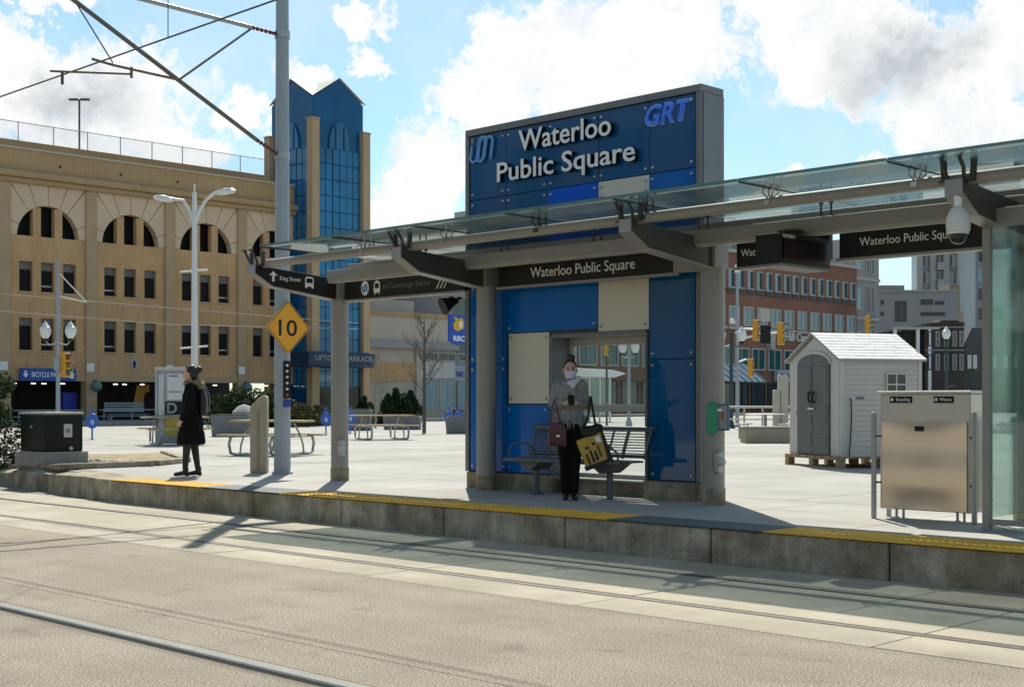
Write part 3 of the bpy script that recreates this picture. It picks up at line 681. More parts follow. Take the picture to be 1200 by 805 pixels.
# pavilion seen through the shelter window
def pavilion():
    X = -52.; y0, y1 = atX(640, X), atX(725, X); d = 76; z = lambda py: 1.49 + (471-py)*d/F
    t = thing('glass_pavilion', 'white-roofed glass pavilion seen through the shelter window', 'pavilion', (X, (y0+y1)/2, PZ))
    MB().prism([(y0,z(441)),(y1-1,z(441)),(y1,z(436)),(y1-1.2,z(432)),(y0,z(430))], 'x', X-5, X+.6).build('roof', WHITE, t, bevel=.03)
    for k in range(7):
        y = y0 + k*(y1-y0-.8)/6; MB().tube([(X, y, .33), (X, y, z(441))], .06, 8).build('post', WHITE, t)
    for k in range(6):
        y = y0 + k*(y1-y0-.8)/6; MB().box(X-.03, X, y+.07, y+(y1-y0-.8)/6-.07, .7, z(442)).build('pane', glass('pavilion_glass', (.45,.6,.58), .15, .15), t)
    MB().box(X-4, X-.6, y0+.4, y1-2, .33, 1.5).build('bench_block', GCONC, t)
pavilion()

# ================================================================== SIGN PYLON AND SHELTER
def pylon():
    X0, X1, YF, YB, Z1 = -13.56, -9.58, 12.85, 13.27, 5.19
    t = thing('sign_pylon', 'tall blue-panelled station sign wall with white raised letters and a window', 'sign', ((X0+X1)/2, 13.06, PZ))
    wx0, wx1, wz0, wz1 = -11.98, -10.40, .56, 2.33
    # plinth
    MB().box(X0+.02, wx0+.05, YF-.03, YB+.03, PZ-.02, .545).build('plinth', KERB, t, bevel=.012); MB().box(wx1-.05, X1-.02, YF-.03, YB+.03, PZ-.02, .545).build('plinth', KERB, t, bevel=.012)
    MB().box(wx0+.052, wx1-.052, YF+.1, YB, PZ-.02, .50).build('plinth', KERB, t, bevel=.012)
    # body of the wall round the window opening (front skin 2 cm behind the panels)
    yb0 = YF + .02
    b = MB(); b.box(X0+.03, wx0, yb0, YB-.02, .545, Z1-.03).box(wx1, X1-.03, yb0, YB-.02, .545, Z1-.03).box(wx0, wx1, yb0, YB-.02, wz1, Z1-.03)
    b.build('core', mat('pylon_core', (.06,.065,.075), .6), t, smooth=False)
    # aluminium edge frame: sides and top cap
    MB().box(X0, X0+.07, YF-.03, YB, .55, Z1-.09).build('edge_trim', PYL, t, bevel=.004)
    MB().box(X1-.07, X1, YF-.03, YB, .55, Z1-.09).build('edge_trim', PYL, t, bevel=.004)
    n = 5
    for k in range(n):
        a = X0 - .0 + (X1-X0)*k/n; MB().box(a+.003, a+(X1-X0)/n-.003, YF-.035, YB+.005, Z1-.09, Z1).build('top_cap', PYL, t, bevel=.006)
    # side cheek panel on the right end
    MB().box(X1, X1+.012, YF+.01, YB-.01, 3.3, Z1-.10).build('end_panel', PYL, t)
    bolt = MB().lathe([(.020, 0), (.020, .012), (.013, .02)], (0,0,0), 10); bme = bolt.mesh('bolt', CHROME)
    def panel(xa, xb, za, zb, m, bolts=True, name='panel', y=YF):
        p = MB().box(xa+.005, xb-.005, y-.016, y, za+.005, zb-.005).build(name, m, t, bevel=.003)
        if bolts:
            for bx in (xa+.055, xb-.055):
                for bz in (za+.07, zb-.07):
                    o = link('bolt', bme, p, Vector((bx, y-.0165, bz)) - ORG[t.name]); o.rotation_euler = (R(90), 0, 0)
        return p
    cols = [-13.475, -12.785, -12.025, -11.167, -10.353, -9.665]
    zj = 4.225
    for k in range(5):
        panel(cols[k], cols[k+1], zj, Z1-.10, BLUED)
    for k, m in enumerate((BLUED, BLUED, BLUEB, CREAM, BLUE)):
        if m is CREAM: panel(cols[k], cols[k+1], 3.97, zj, m); panel(cols[k], cols[k+1], 3.1, 3.97, BLUE, False)
        else: panel(cols[k], cols[k+1], 3.1, zj, m)
    # lower wall panels
    panel(-13.475, -12.78, 2.0, 3.09, BLUE); panel(-13.475, -12.78, .56, 2.0, BLUE)
    panel(-12.775, -11.175, 2.40, 3.09, BLUE); panel(-11.17, -10.36, 2.36, 3.09, CREAM)
    panel(-10.355, -9.665, 2.0, 3.09, BLUED); panel(-10.355, -9.665, .56, 2.0, BLUED)
    panel(-12.74, -12.0, 1.465, 2.395, CREAM); panel(-12.775, -12.0, .56, 1.46, BLUE)
    # window: deep grey reveal, pale frame with a mid rail, two panes, lit sill
    RV = mat('window_reveal', (.16,.165,.17), .5, var=.05)
    MB().box(wx0-.01, wx0+.02, YF-.02, YB, wz0-.04, wz1).box(wx1-.02, wx1+.01, YF-.02, YB, wz0-.04, wz1).box(wx0+.02, wx1-.02, YF-.02, YB, wz1-.02, wz1+.03).build('reveal', RV, t)
    fx0, fx1, fz0, fz1 = wx0+.02, wx1-.02, .50, wz1-.02
    FR = mat('window_frame_pale', (.44,.43,.39), .5, var=.04)
    w = MB().box(fx0, fx0+.07, YB-.10, YB-.03, fz0, fz1).box(fx1-.07, fx1, YB-.10, YB-.03, fz0, fz1).box(fx0+.07, fx1-.07, YB-.10, YB-.03, fz1-.10, fz1).box(fx0+.07, fx1-.07, YB-.10, YB-.03, fz0, fz0+.08).box(fx0+.07, fx1-.07, YB-.11, YB-.03, 1.37, 1.46).build('window', FR, t, bevel=.004)
    MB().box(fx0+.06, fx1-.06, YB-.07, YB-.058, 1.45, fz1-.09).build('pane', WGLASS, w)
    MB().box(fx0+.06, fx1-.06, YB-.07, YB-.058, fz0+.07, 1.38).build('pane', WGLASS, w)
    MB().box(fx0-.0, fx1, YF+.06, YB+.03, .502, .525).build('sill', FR, w)
    # raised lettering, each letter its own piece
    for wd, w_, h_, o_ in (('Waterloo', 1.58, .275, (-12.47, 4.765)), ('Public Square', 2.36, .262, (-12.87, 4.405))):
        text(wd, w_, h_, (o_[0], YF-.06, o_[1]), '-y', BLACK, t, 'letter_return', extrude=.035, bold=.010, letters=True)
        text(wd, w_, h_, (o_[0], YF-.099, o_[1]), '-y', SIGNW, t, 'letter', extrude=.004, bold=.010, letters=True)
    GB = mat('logo_blue', (.04,.21,.95), .4, var=0, coat=.3); GW = mat('logo_outline', (.28,.42,.85), .4, var=0)
    text('GRT', .70, .25, (-10.41, YF-.022, 4.80), '-y', GW, t, 'logo_outline', extrude=.006, bold=.03, shear=.25, letters=True)
    text('GRT', .66, .22, (-10.39, YF-.036, 4.815), '-y', GB, t, 'logo_letter', extrude=.008, bold=.015, shear=.25, letters=True)
    # rounded looping tram logo
    def loop(name, pts, r, m, y):
        q = MB().tube([(x_, y, z_) for x_, z_ in pts], r, 8); return q.build(name, m, t)
    IB = mat('tram_logo_blue', (.16,.36,.70), .4, var=0); IG = mat('tram_logo_green', (.16,.34,.10), .5, var=0)
    def arcp(cx, cz, r, a0, a1, n=8): return [(cx + r*math.cos(R(a0+(a1-a0)*k/n)) + .05*0, cz + r*math.sin(R(a0+(a1-a0)*k/n))) for k in range(n+1)]
    sx = lambda pts: [(x_ + (z_-4.85)*.18, z_) for x_, z_ in pts]
    bx = -13.42
    loop('logo_stroke', sx([(bx, 4.96), (bx, 4.80)] + arcp(bx+.065, 4.80, .065, 180, 330)), .017, IB, YF-.05)
    loop('logo_dot', sx([(bx, 5.03), (bx, 5.05)]), .02, IG, YF-.05)
    o = sx(arcp(bx+.20, 4.80, .075, 180, 360) + arcp(bx+.20, 4.98, .075, 0, 180) + [(bx+.125, 4.80)])
    loop('logo_stroke', o, .017, IB, YF-.05)
    o = sx(arcp(bx+.20, 4.80, .04, 180, 360) + arcp(bx+.20, 4.98, .04, 0, 180) + [(bx+.16, 4.80)])
    loop('logo_stroke', o, .012, IB, YF-.052)
    loop('logo_stroke', sx(arcp(bx+.325, 4.97, .07, 160, 0) + [(bx+.395, 4.74)]), .02, IB, YF-.05)
pylon()

CX_ = (-16.03, -12.92, -9.24, -5.56)
def shelter():
    t = thing('platform_shelter', 'long platform shelter with tinted glass roof on taupe steel columns', 'shelter', (-11, 12.6, PZ))
    # columns with concrete shoes and square heads
    for k, x in enumerate(CX_):
        c = MB().tube([(x, 12.6, PZ+.19), (x, 12.6, 3.02)], .13, 24).build('column', TAUPE, t)
        MB().tube([(x, 12.6, PZ-.01), (x, 12.6, PZ+.19)], .138, 24).build('shoe', KERB, c)
        MB().box(x-.12, x+.12, 12.47, 12.73, 3.0, 3.42).build('head', TAUPE, c, bevel=.006)
    # cantilever arms
    for k, x in enumerate(CX_):
        w = .075
        poly = [(12.47, 3.00), (12.47, 3.30), (11.10, 3.40), (11.06, 3.40), (11.06, 3.285), (11.34, 3.13)]
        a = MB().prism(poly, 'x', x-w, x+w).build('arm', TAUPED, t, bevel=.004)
        fl = MB(); 
        for (p, q) in (((12.47, 2.985), (11.34, 3.115)), ((11.34, 3.115), (11.055, 3.272))):
            fl._add([(x-w-.012, p[0], p[1]-.0), (x+w+.012, p[0], p[1]), (x+w+.012, q[0], q[1]), (x-w-.012, q[0], q[1]), (x-w-.012, p[0], p[1]+.014), (x+w+.012, p[0], p[1]+.014), (x+w+.012, q[0], q[1]+.014), (x-w-.012, q[0], q[1]+.014)],
                    [(0,3,2,1),(4,5,6,7),(0,1,5,4),(1,2,6,5),(2,3,7,6),(3,0,4,7)])
        fl.build('flange', TAUPE, a)
        MB().box(x-w-.005, x+w+.005, 11.04, 11.055, 3.275, 3.41).build('end_cap', mat('arm_end_grey', (.30,.31,.33), .5), a)
    # round front tube and rear box beam
    xa, xb = -15.95, 6.0
    MB().tube([(xa, 11.2, 3.425), (xb, 11.2, 3.425)], .058, 16).build('front_tube', TAUPE, t)
    MB().box(xa+.2, xb, 12.14, 12.30, 3.235, 3.385).build('roof_beam', TAUPE, t, bevel=.008)
    MB().box(xa+.2, xb, 12.17, 12.27, 3.205, 3.235).build('light_strip', mat('light_strip_housing', (.38,.36,.32), .4), t)
    MB().box(xa+.2, xb, 12.50, 12.70, 3.425, 3.50).build('rear_beam', TAUPE, t, bevel=.006)
    # glass panes and their point fittings
    px = -15.28; pw = 1.55; i = 0
    while px < 5.5:
        g = MB(); z0, z1 = 3.575, 3.545
        g._add([(px+.006, 10.66, z0), (px+pw-.006, 10.66, z0), (px+pw-.006, 12.80, z1), (px+.006, 12.80, z1), (px+.006, 10.66, z0+.016), (px+pw-.006, 10.66, z0+.016), (px+pw-.006, 12.80, z1+.016), (px+.006, 12.80, z1+.016)],
               [(0,3,2,1),(4,5,6,7),(0,1,5,4),(1,2,6,5),(2,3,7,6),(3,0,4,7)])
        gp = g.build('glass_pane', LGLASS, t, smooth=False)
        MB().box(px+.006, px+pw-.006, 10.654, 10.66, z0-.004, z0+.02).build('glass_edge', mat('glass_edge_green', (.10,.20,.19), .2), gp)
        MB().box(px-.004, px+.004, 10.66, 12.8, 3.556, 3.572).build('seal', DKFIT, gp)
        px += pw
        s = MB(); zt = 3.56                                  # spider fitting on the front tube
        for sgn in (-1, 1):
            for dy in (-.05, .05):
                s.tube([(px, 11.2, 3.45), (px+sgn*.055, 11.2+dy, zt-.045), (px+sgn*.055, 11.2+dy, zt+.03)], [.012,.011,.010], 6)
                s.lathe([(.022, 0), (.022, .018)], (px+sgn*.055, 11.2+dy, zt+.02), 8)
        s.tube([(px, 11.2, 3.37), (px, 11.2, 3.47)], .024, 8); s.box(px-.03, px+.03, 11.13, 11.27, 3.40, 3.445)
        s.build('glass_clamp', CHROME if int(px*10) % 2 else DKFIT, t)
        s = MB()                                             # two stud bolts on the roof beam
        for sgn in (-1, 1): s.tube([(px+sgn*.06, 12.20, 3.38), (px+sgn*.06, 12.20, zt+.02)], .011, 6); s.lathe([(.026,0),(.026,.02)], (px+sgn*.06, 12.20, 3.52), 8)
        s.build('glass_clamp', DKFIT, t)
    for x in CX_:                                            # heavier clamps on the arm tips
        s = MB()
        for sgn in (-1, 1):
            s.tube([(x+sgn*.07, 11.10, 3.40), (x+sgn*.09, 11.05, 3.50), (x+sgn*.08, 10.98, 3.60)], .018, 7); s.tube([(x+sgn*.13, 11.14, 3.40), (x+sgn*.14, 11.14, 3.56)], .03, 8)
            s.lathe([(.035, 0), (.035, .025)], (x+sgn*.08, 10.98, 3.592), 8); s.ball((x+sgn*.14, 11.14, 3.57), .035, 8)
        s.box(x-.16, x+.16, 11.08, 11.2, 3.392, 3.412); s.build('glass_clamp', DKFIT, t)
    # fascia signs between the columns
    def fascia(xa, xb, z0=2.985, z1=3.30, y=12.57):
        f = MB().box(xa, xb, y, y+.07, z0, z1).build('sign_panel', FASC, t, bevel=.003)
        MB().box(xa-.02, xb+.02, y-.03, y+.10, z0-.028, z0).build('bottom_rail', TAUPE, f); return f
    y = 12.57
    f = fascia(-15.88, -13.30)
    cx, cz = -15.40, 3.135
    MB().prism([(cx+.085*math.cos(k*math.pi/12), cz+.105*math.sin(k*math.pi/12)) for k in range(24)], 'y', y-.006, y).build('round_logo', WHITE, f)
    LB = mat('logo_small_blue', (.05,.20,.50), .5, var=0)
    MB().tube([(cx-.04,y-.01,cz-.05),(cx-.02,y-.01,cz-.06),(cx,y-.01,cz-.03),(cx,y-.01,cz+.04),(cx+.03,y-.01,cz+.05),(cx+.045,y-.01,cz+.02),(cx+.045,y-.01,cz-.06)], .010, 6).build('logo_stroke', LB, f)
    MB().tube([(cx-.045,y-.01,cz+.03),(cx-.045,y-.01,cz-.04)], .010, 6).build('logo_stroke', LB, f)
    tx = -15.13
    MB().prism([(tx-.055,3.055),(tx-.075,3.09),(tx-.06,3.20),(tx-.03,3.225),(tx+.03,3.225),(tx+.06,3.20),(tx+.075,3.09),(tx+.055,3.055)], 'y', y-.006, y).build('tram_icon', WHITE, f)
    MB().prism([(tx-.045,3.12),(tx+.045,3.12),(tx+.038,3.19),(tx-.038,3.19)], 'y', y-.009, y-.006).build('tram_window', BLACK, f)
    MB().tube([(tx,y-.004,3.225),(tx-.03,y-.004,3.26),(tx+.03,y-.004,3.26)], .007, 6).build('tram_pantograph', WHITE, f)
    for s in (-.04, .04): MB().tube([(tx+s,y-.004,3.055),(tx+s*1.3,y-.004,3.03)], .008, 6).build('tram_foot', WHITE, f)
    text('to Conestoga Station', 1.02, .085, (-15.0, y-.001, 3.10), '-y', SIGNG, f, extrude=.003)
    for k in range(3):
        a = -13.86 + k*.075; MB().tube([(a,y-.004,3.24),(a+.07,y-.004,3.14),(a,y-.004,3.04)], .009, 6).build('chevron', SIGNW, f)
    f = fascia(-12.66, -9.80)
    text('Waterloo Public Square', 1.72, .135, (-12.08, y-.001, 3.075), '-y', SIGNW, f, extrude=.004)
    MB().box(-9.79, -9.38, y, y+.07, 2.985, 3.30).build('sign_panel', TAUPE, t)
    f = fascia(-8.90, -7.72)
    text('Waterloo Public Square', 1.05, .085, (-8.84, y-.001, 3.10), '-y', SIGNW, f, extrude=.004)
    f = fascia(-7.60, -5.95)
    text('Waterloo Public Square', 1.12, .092, (-7.36, y-.001, 3.10), '-y', SIGNW, f, extrude=.004)
    fascia(-5.4, -2.3); fascia(-2.0, 2.0)
    # wayfinding panel on the leftmost arm
    x = CX_[0] + .078
    p = MB().prism([(12.46, 3.005), (12.46, 3.295), (11.10, 3.395), (11.075, 3.39), (11.075, 3.295), (11.35, 3.14)], 'x', x, x+.012).build('sign_panel', FASC, t)
    text('King Street', .36, .062, (x+.013, 11.46, 3.215), '+x', SIGNW, p, extrude=.003)
    MB().prism([(11.27,3.27),(11.345,3.335),(11.42,3.27),(11.365,3.28),(11.365,3.19),(11.325,3.19),(11.325,3.28)], 'x', x+.012, x+.016).build('arrow', SIGNW, p)
    MB().prism([(11.90,3.13),(11.90,3.27),(11.925,3.295),(12.025,3.295),(12.05,3.27),(12.05,3.13),(12.02,3.13),(12.01,3.155),(11.94,3.155),(11.93,3.13)], 'x', x+.012, x+.016).build('bus_icon', SIGNW, p)
    MB().box(x+.016, x+.018, 11.92, 12.03, 3.205, 3.27).build('bus_window', BLACK, p)
    # outlet boxes low on two columns, and the brochure box
    for x in (CX_[0], CX_[2]):
        o = MB().box(x+.10, x+.17, 12.47, 12.57, .70, .93).build('outlet_box', GALV, t, bevel=.01)
        MB().ball((x+.19, 12.49, .82), .055, 10).build('outlet_cover', mat('outlet_grey', (.42,.43,.42), .4), o)
shelter()
def brochure():
    x = CX_[2]
    t = thing('brochure_holder', 'green brochure holder with clear pocket clipped to the column', 'holder', (x+.16, 12.50, 1.2))
    MB().cbox((x+.10, 12.44, 1.31), .12, .05, .34, R(40)).build('green_back', mat('holder_green', (.02,.28,.13), .5), t, bevel=.01)
    MB().cbox((x+.17, 12.485, 1.40), .05, .03, .03, R(40)).build('clip', CHROME, t)
    p = MB().box(x+.14, x+.28, 12.50, 12.53, 1.17, 1.47).build('pocket', mat('pocket_blue', (.08,.14,.28), .3), t, bevel=.006)
    MB().box(x+.155, x+.265, 12.49, 12.50, 1.19, 1.45).build('leaflet', mat('leaflet_grey', (.33,.31,.29), .6), p)
    MB().box(x+.19, x+.23, 12.485, 12.49, 1.30, 1.38).build('print_mark', mat('leaflet_red', (.35,.15,.08), .6), p)
brochure()
def glass_screen():
    t = thing('glass_wind_screen', 'glass wind screen box with taupe posts at the right end of the platform', 'screen', (-5.0, 12.2, PZ))
    for (x, y, r) in ((-5.59, 11.75, .035), (-5.56, 12.60, .03), (-4.1, 11.75, .035), (-2.6, 11.75, .035)):
        MB().box(x-r, x+r, y-r, y+r, PZ, 3.06).build('post', TAUPE, t, bevel=.004)
    MB().box(-5.63, 3.0, 11.70, 11.82, 3.06, 3.22).build('head_beam', TAUPE, t, bevel=.005)
    MB().box(-5.63, -5.52, 11.82, 12.62, 3.06, 3.16).build('side_beam', TAUPE, t, bevel=.005)
    for xa, xb in ((-5.55, -4.14), (-4.06, -2.64)): MB().box(xa, xb, 11.744, 11.756, PZ+.12, 3.06).build('glass_pane', SGLASS, t)
    MB().box(-5.596, -5.584, 11.79, 12.57, PZ+.12, 3.06).build('glass_pane', SGLASS, t)
    MB().box(-5.55, -2.6, 12.60, 12.612, PZ+.12, 2.9).build('glass_pane', SGLASS, t)
    MB().box(-5.18, -5.06, 12.52, 12.66, PZ, 3.06).build('post', mat('screen_dark_post', (.13,.16,.16), .4), t)
    MB().box(-5.55, -4.14, 11.72, 11.78, PZ+.06, PZ+.11).build('bottom_rail', TAUPE, t)
glass_screen()
def display():
    X, Y0, Y1, z0, z1 = -7.70, 11.62, 12.56, 2.885, 3.19
    t = thing('departure_display', 'black LED departure display hanging under the glass roof', 'display', (X-.15, 12.0, z0))
    b = MB().box(X-.30, X, Y0, Y1, z0, z1).build('housing', BLACK, t, bevel=.008)
    MB().box(X, X+.012, Y0+.05, Y1-.04, z0+.04, z1-.05).build('screen', mat('led_screen', (.012,.004,.004), .25), b)
    text('PLATFORM 2', .22, .035, (X+.001, Y0+.05, z1-.045), '+x', SIGNW, b, extrude=.002)
    MB().box(X-.29, X-.01, Y0+.02, Y1-.02, z0-.025, z0-.001).build('bottom_plate', mat('display_base', (.16,.155,.15), .5), b)
    for dx in (-.23, -.08): MB().box(X+dx-.02, X+dx+.02, 11.96, 12.02, z1, 3.56 if False else 3.24).build('hanger', DKFIT, t)
    MB().box(X-.25, X-.05, 11.95, 12.22, 3.236, 3.26).build('hanger_plate', DKFIT, t)
display()
def dome_camera():
    c = Vector((CX_[3]+.015, 11.10, 3.03)); t = thing('dome_camera', 'white dome security camera hanging from the arm tip', 'camera', c)
    MB().tube([c+Vector((0,0,.255)), c+Vector((0,0,.12))], [.04,.03], 12).build('stem', WHITE, t)
    MB().lathe([(.03,.15),(.06,.13),(.092,.07),(.104,0),(.100,-.06),(.088,-.08)], c, 24).build('housing', mat('camera_white', (.62,.62,.60), .4, var=.02), t)
    MB().lathe([(.08,-.08),(.076,-.115),(.058,-.155),(.03,-.175),(.002,-.18)], c, 20).build('dome', mat('smoked_dome', (.02,.02,.022), .08), t)
    MB().lathe([(.088,-.078),(.090,-.09),(.074,-.094)], c, 24).build('ring', WHITE, t)
dome_camera()
def speaker(p, label, rz):
    t = thing('loudspeaker', label, 'speaker', p, rz, group='loudspeakers under the roof', local=True)
    MB().lathe([(.05,-.11),(.07,-.02),(.12,.10),(.125,.12)], (0,0,0), 16).build('horn', BLACK, t, local=True).rotation_euler = (R(115), 0, 0)
    MB().box(-.02,.02,-.02,.16,.05,.09).build('bracket', DKFIT, t, local=True)
speaker((-13.62, 12.60, 2.83), 'small black loudspeaker at the top left corner of the blue wall', R(-20))
speaker((-5.86, 12.45, 2.90), 'small black loudspeaker under the sign beside the glass screen', R(30))
def pa(): pass
def bench():
    t = thing('platform_bench', 'grey steel bench with thin slatted backrest in front of the window', 'bench', (-11.25, 12.45, PZ))
    GM = mat('bench_grey', (.115,.125,.13), .45, metal=.3, var=.06)
    x0, x1 = -12.20, -10.28; yf, yb = 12.22, 12.62; zs = PZ+.45
    for x in (-11.86, -10.65):
        l = MB().tube([(x, 12.45, PZ), (x, 12.45, zs-.10)], .04, 12).build('leg', GM, t)
        MB().lathe([(.09,0),(.09,.012)], (x, 12.45, PZ), 12).build('foot_plate', GM, l)
        MB().prism([(x-.04, zs-.14),(x+.04, zs-.14),(x+.22, zs-.02),(x-.22, zs-.02)], 'y', 12.30, 12.60).build('bracket', GM, l)
    # seat slats
    n = 7
    for k in range(n):
        y = yf + (yb-yf)*k/(n-1); MB().tube([(x0, y, zs), (x1, y, zs)], .014, 6).build('seat_slat', GM, t)
    MB().tube([(x0,yf-.01,zs-.012),(x1,yf-.01,zs-.012)], .024, 8).build('seat_rail', GM, t)
    MB().tube([(x0,yb+.02,zs+.06),(x1,yb+.02,zs+.06)], .022, 8).build('seat_rail', GM, t)
    MB().tube([(x0,yb+.14,PZ+.84),(x1+.06,yb+.14,PZ+.84)], .026, 8).build('back_rail', GM, t)
    for k in range(9):
        f = (k+1)/10; MB().tube([(x0+.03, yb+.02+.12*f, zs+.06+.33*f), (x1, yb+.02+.12*f, zs+.06+.33*f)], .0075, 5).build('back_slat', GM, t)
    for x in (x0+.05, -11.86, -11.27, -10.85, -10.62, x1): MB().tube([(x, yb+.02, zs+.03), (x+.02, yb+.14, PZ+.84)], .014 if x != -10.62 else .022, 6).build('back_upright', GM, t)
    for x in (-12.0, -10.65):
        MB().tube([(x-.12, yf+.02, zs), (x-.13, yf-.0, zs+.10), (x-.06, yf+.02, zs+.19), (x+.06, yf+.12, zs+.20), (x+.13, yf+.22, zs+.10), (x+.12, yf+.24, zs)], .013, 7).build('armrest', GM, t)
bench()
def bin_():
    t = thing('recycling_bin', 'brushed steel recycling and waste bin standing on the platform', 'bin', (-6.5, 12.45, PZ))
    BR = mat('brushed_steel', (.68,.61,.53), .15, metal=1, var=.03, scale=1.2)
    BR2 = mat('brushed_steel_plain', (.54,.515,.475), .34, metal=.9, var=.06, scale=2)
    xa, xb, ya, yb = -6.975, -6.02, 12.30, 12.56; z0, z1 = PZ+.10, PZ+1.27
    MB().box(xa, xb, ya, yb, z0, z1-.03).build('body', BR2, t, bevel=.008)
    MB().box(xa-.02, xb+.02, ya-.03, yb+.02, z1-.03, z1).build('lid', mat('bin_lid', (.62,.61,.58), .35, metal=.5), t, bevel=.006)
    d = MB()
    # door skin slightly dished so that reflections bend
    nx, nz = 16, 24; vs = []; fs = []
    for i in range(nx+1):
        for j in range(nz+1):
            u, v = i/nx, j/nz; vs.append((xa+.03+(xb-xa-.06)*u, ya-.016-.007*math.sin(math.pi*u)*math.sin(math.pi*v)+.0022*math.sin(11*v+.6*math.sin(3*u)), z0+.01+(.865-.01)*v))
    for i in range(nx):
        for j in range(nz): a = i*(nz+1)+j; fs.append((a, a+nz+1, a+nz+2, a+1))
    d._add(vs, fs); d = d.build('door', BR, t)
    MB().box(xa+.03, xb-.03, ya-.008, ya-.002, z0+.01, z0+.875).build('door_back', BR2, t)
    MB().box(-6.585, -6.49, ya-.03, ya-.012, z0+.775, z0+.825).build('latch', BLACK, t, bevel=.004)
    for s, (x, w) in (('Recycling', (-6.86, .235)), ('Waste', (-6.39, .20))):
        p = MB().box(x, x+w, ya-.01, ya, z1-.12, z1-.055).build('label_plate', BLACK, t)
        text(s, w*.62, .032, (x+w*.3, ya-.011, z1-.10), '-y', SIGNW, p, extrude=.002)
        MB().prism([(x+.025+.014*math.cos(k*1.05), z1-.087+.018*math.sin(k*1.05)) for k in range(6)], 'y', ya-.013, ya-.01).build('symbol', SIGNW, p)
    for x in (xa+.15, xb-.16):
        MB().tube([(x, ya+.06, PZ), (x, ya+.06, z0)], .014, 8).lathe([(.035,0),(.03,.02)], (x, ya+.06, PZ), 10).build('foot', GALV, t)
        MB().tube([(x, yb-.06, PZ), (x, yb-.06, z0)], .014, 8).build('foot', GALV, t)
    for x in (xa-.045, xb+.06):
        r = MB().box(x-.022, x+.022, ya-.06, ya-.02, PZ, PZ+1.06).build('side_post', GALV, t, bevel=.006)
        for z in (PZ+.36, PZ+.82): MB().tube([(x, ya-.045, z), (x+(.08 if x < -6.5 else -.08), ya+.02, z)], .010, 6).build('standoff', BLACK, r)
        MB().box(x-.018, x+.018, yb-.02, yb+.02, PZ, PZ+1.0).build('side_post', GALV, t)
bin_()
def rail_panel():
    t = thing('glass_railing', 'low glass railing behind the steel bin', 'railing', (-5.75, 13.2, PZ))
    for y in (12.85, 13.6): MB().tube([(-5.83, y, PZ), (-5.83, y, PZ+1.0)], .022, 8).build('post', GALV, t)
    MB().box(-5.836, -5.824, 12.9, 13.56, PZ+.1, PZ+.92).build('glass_pane', SGLASS, t)
    MB().tube([(-5.83, 12.8, PZ+1.0), (-5.83, 13.65, PZ+1.0)], .02, 8).build('hand_rail', GALV, t)
rail_panel()

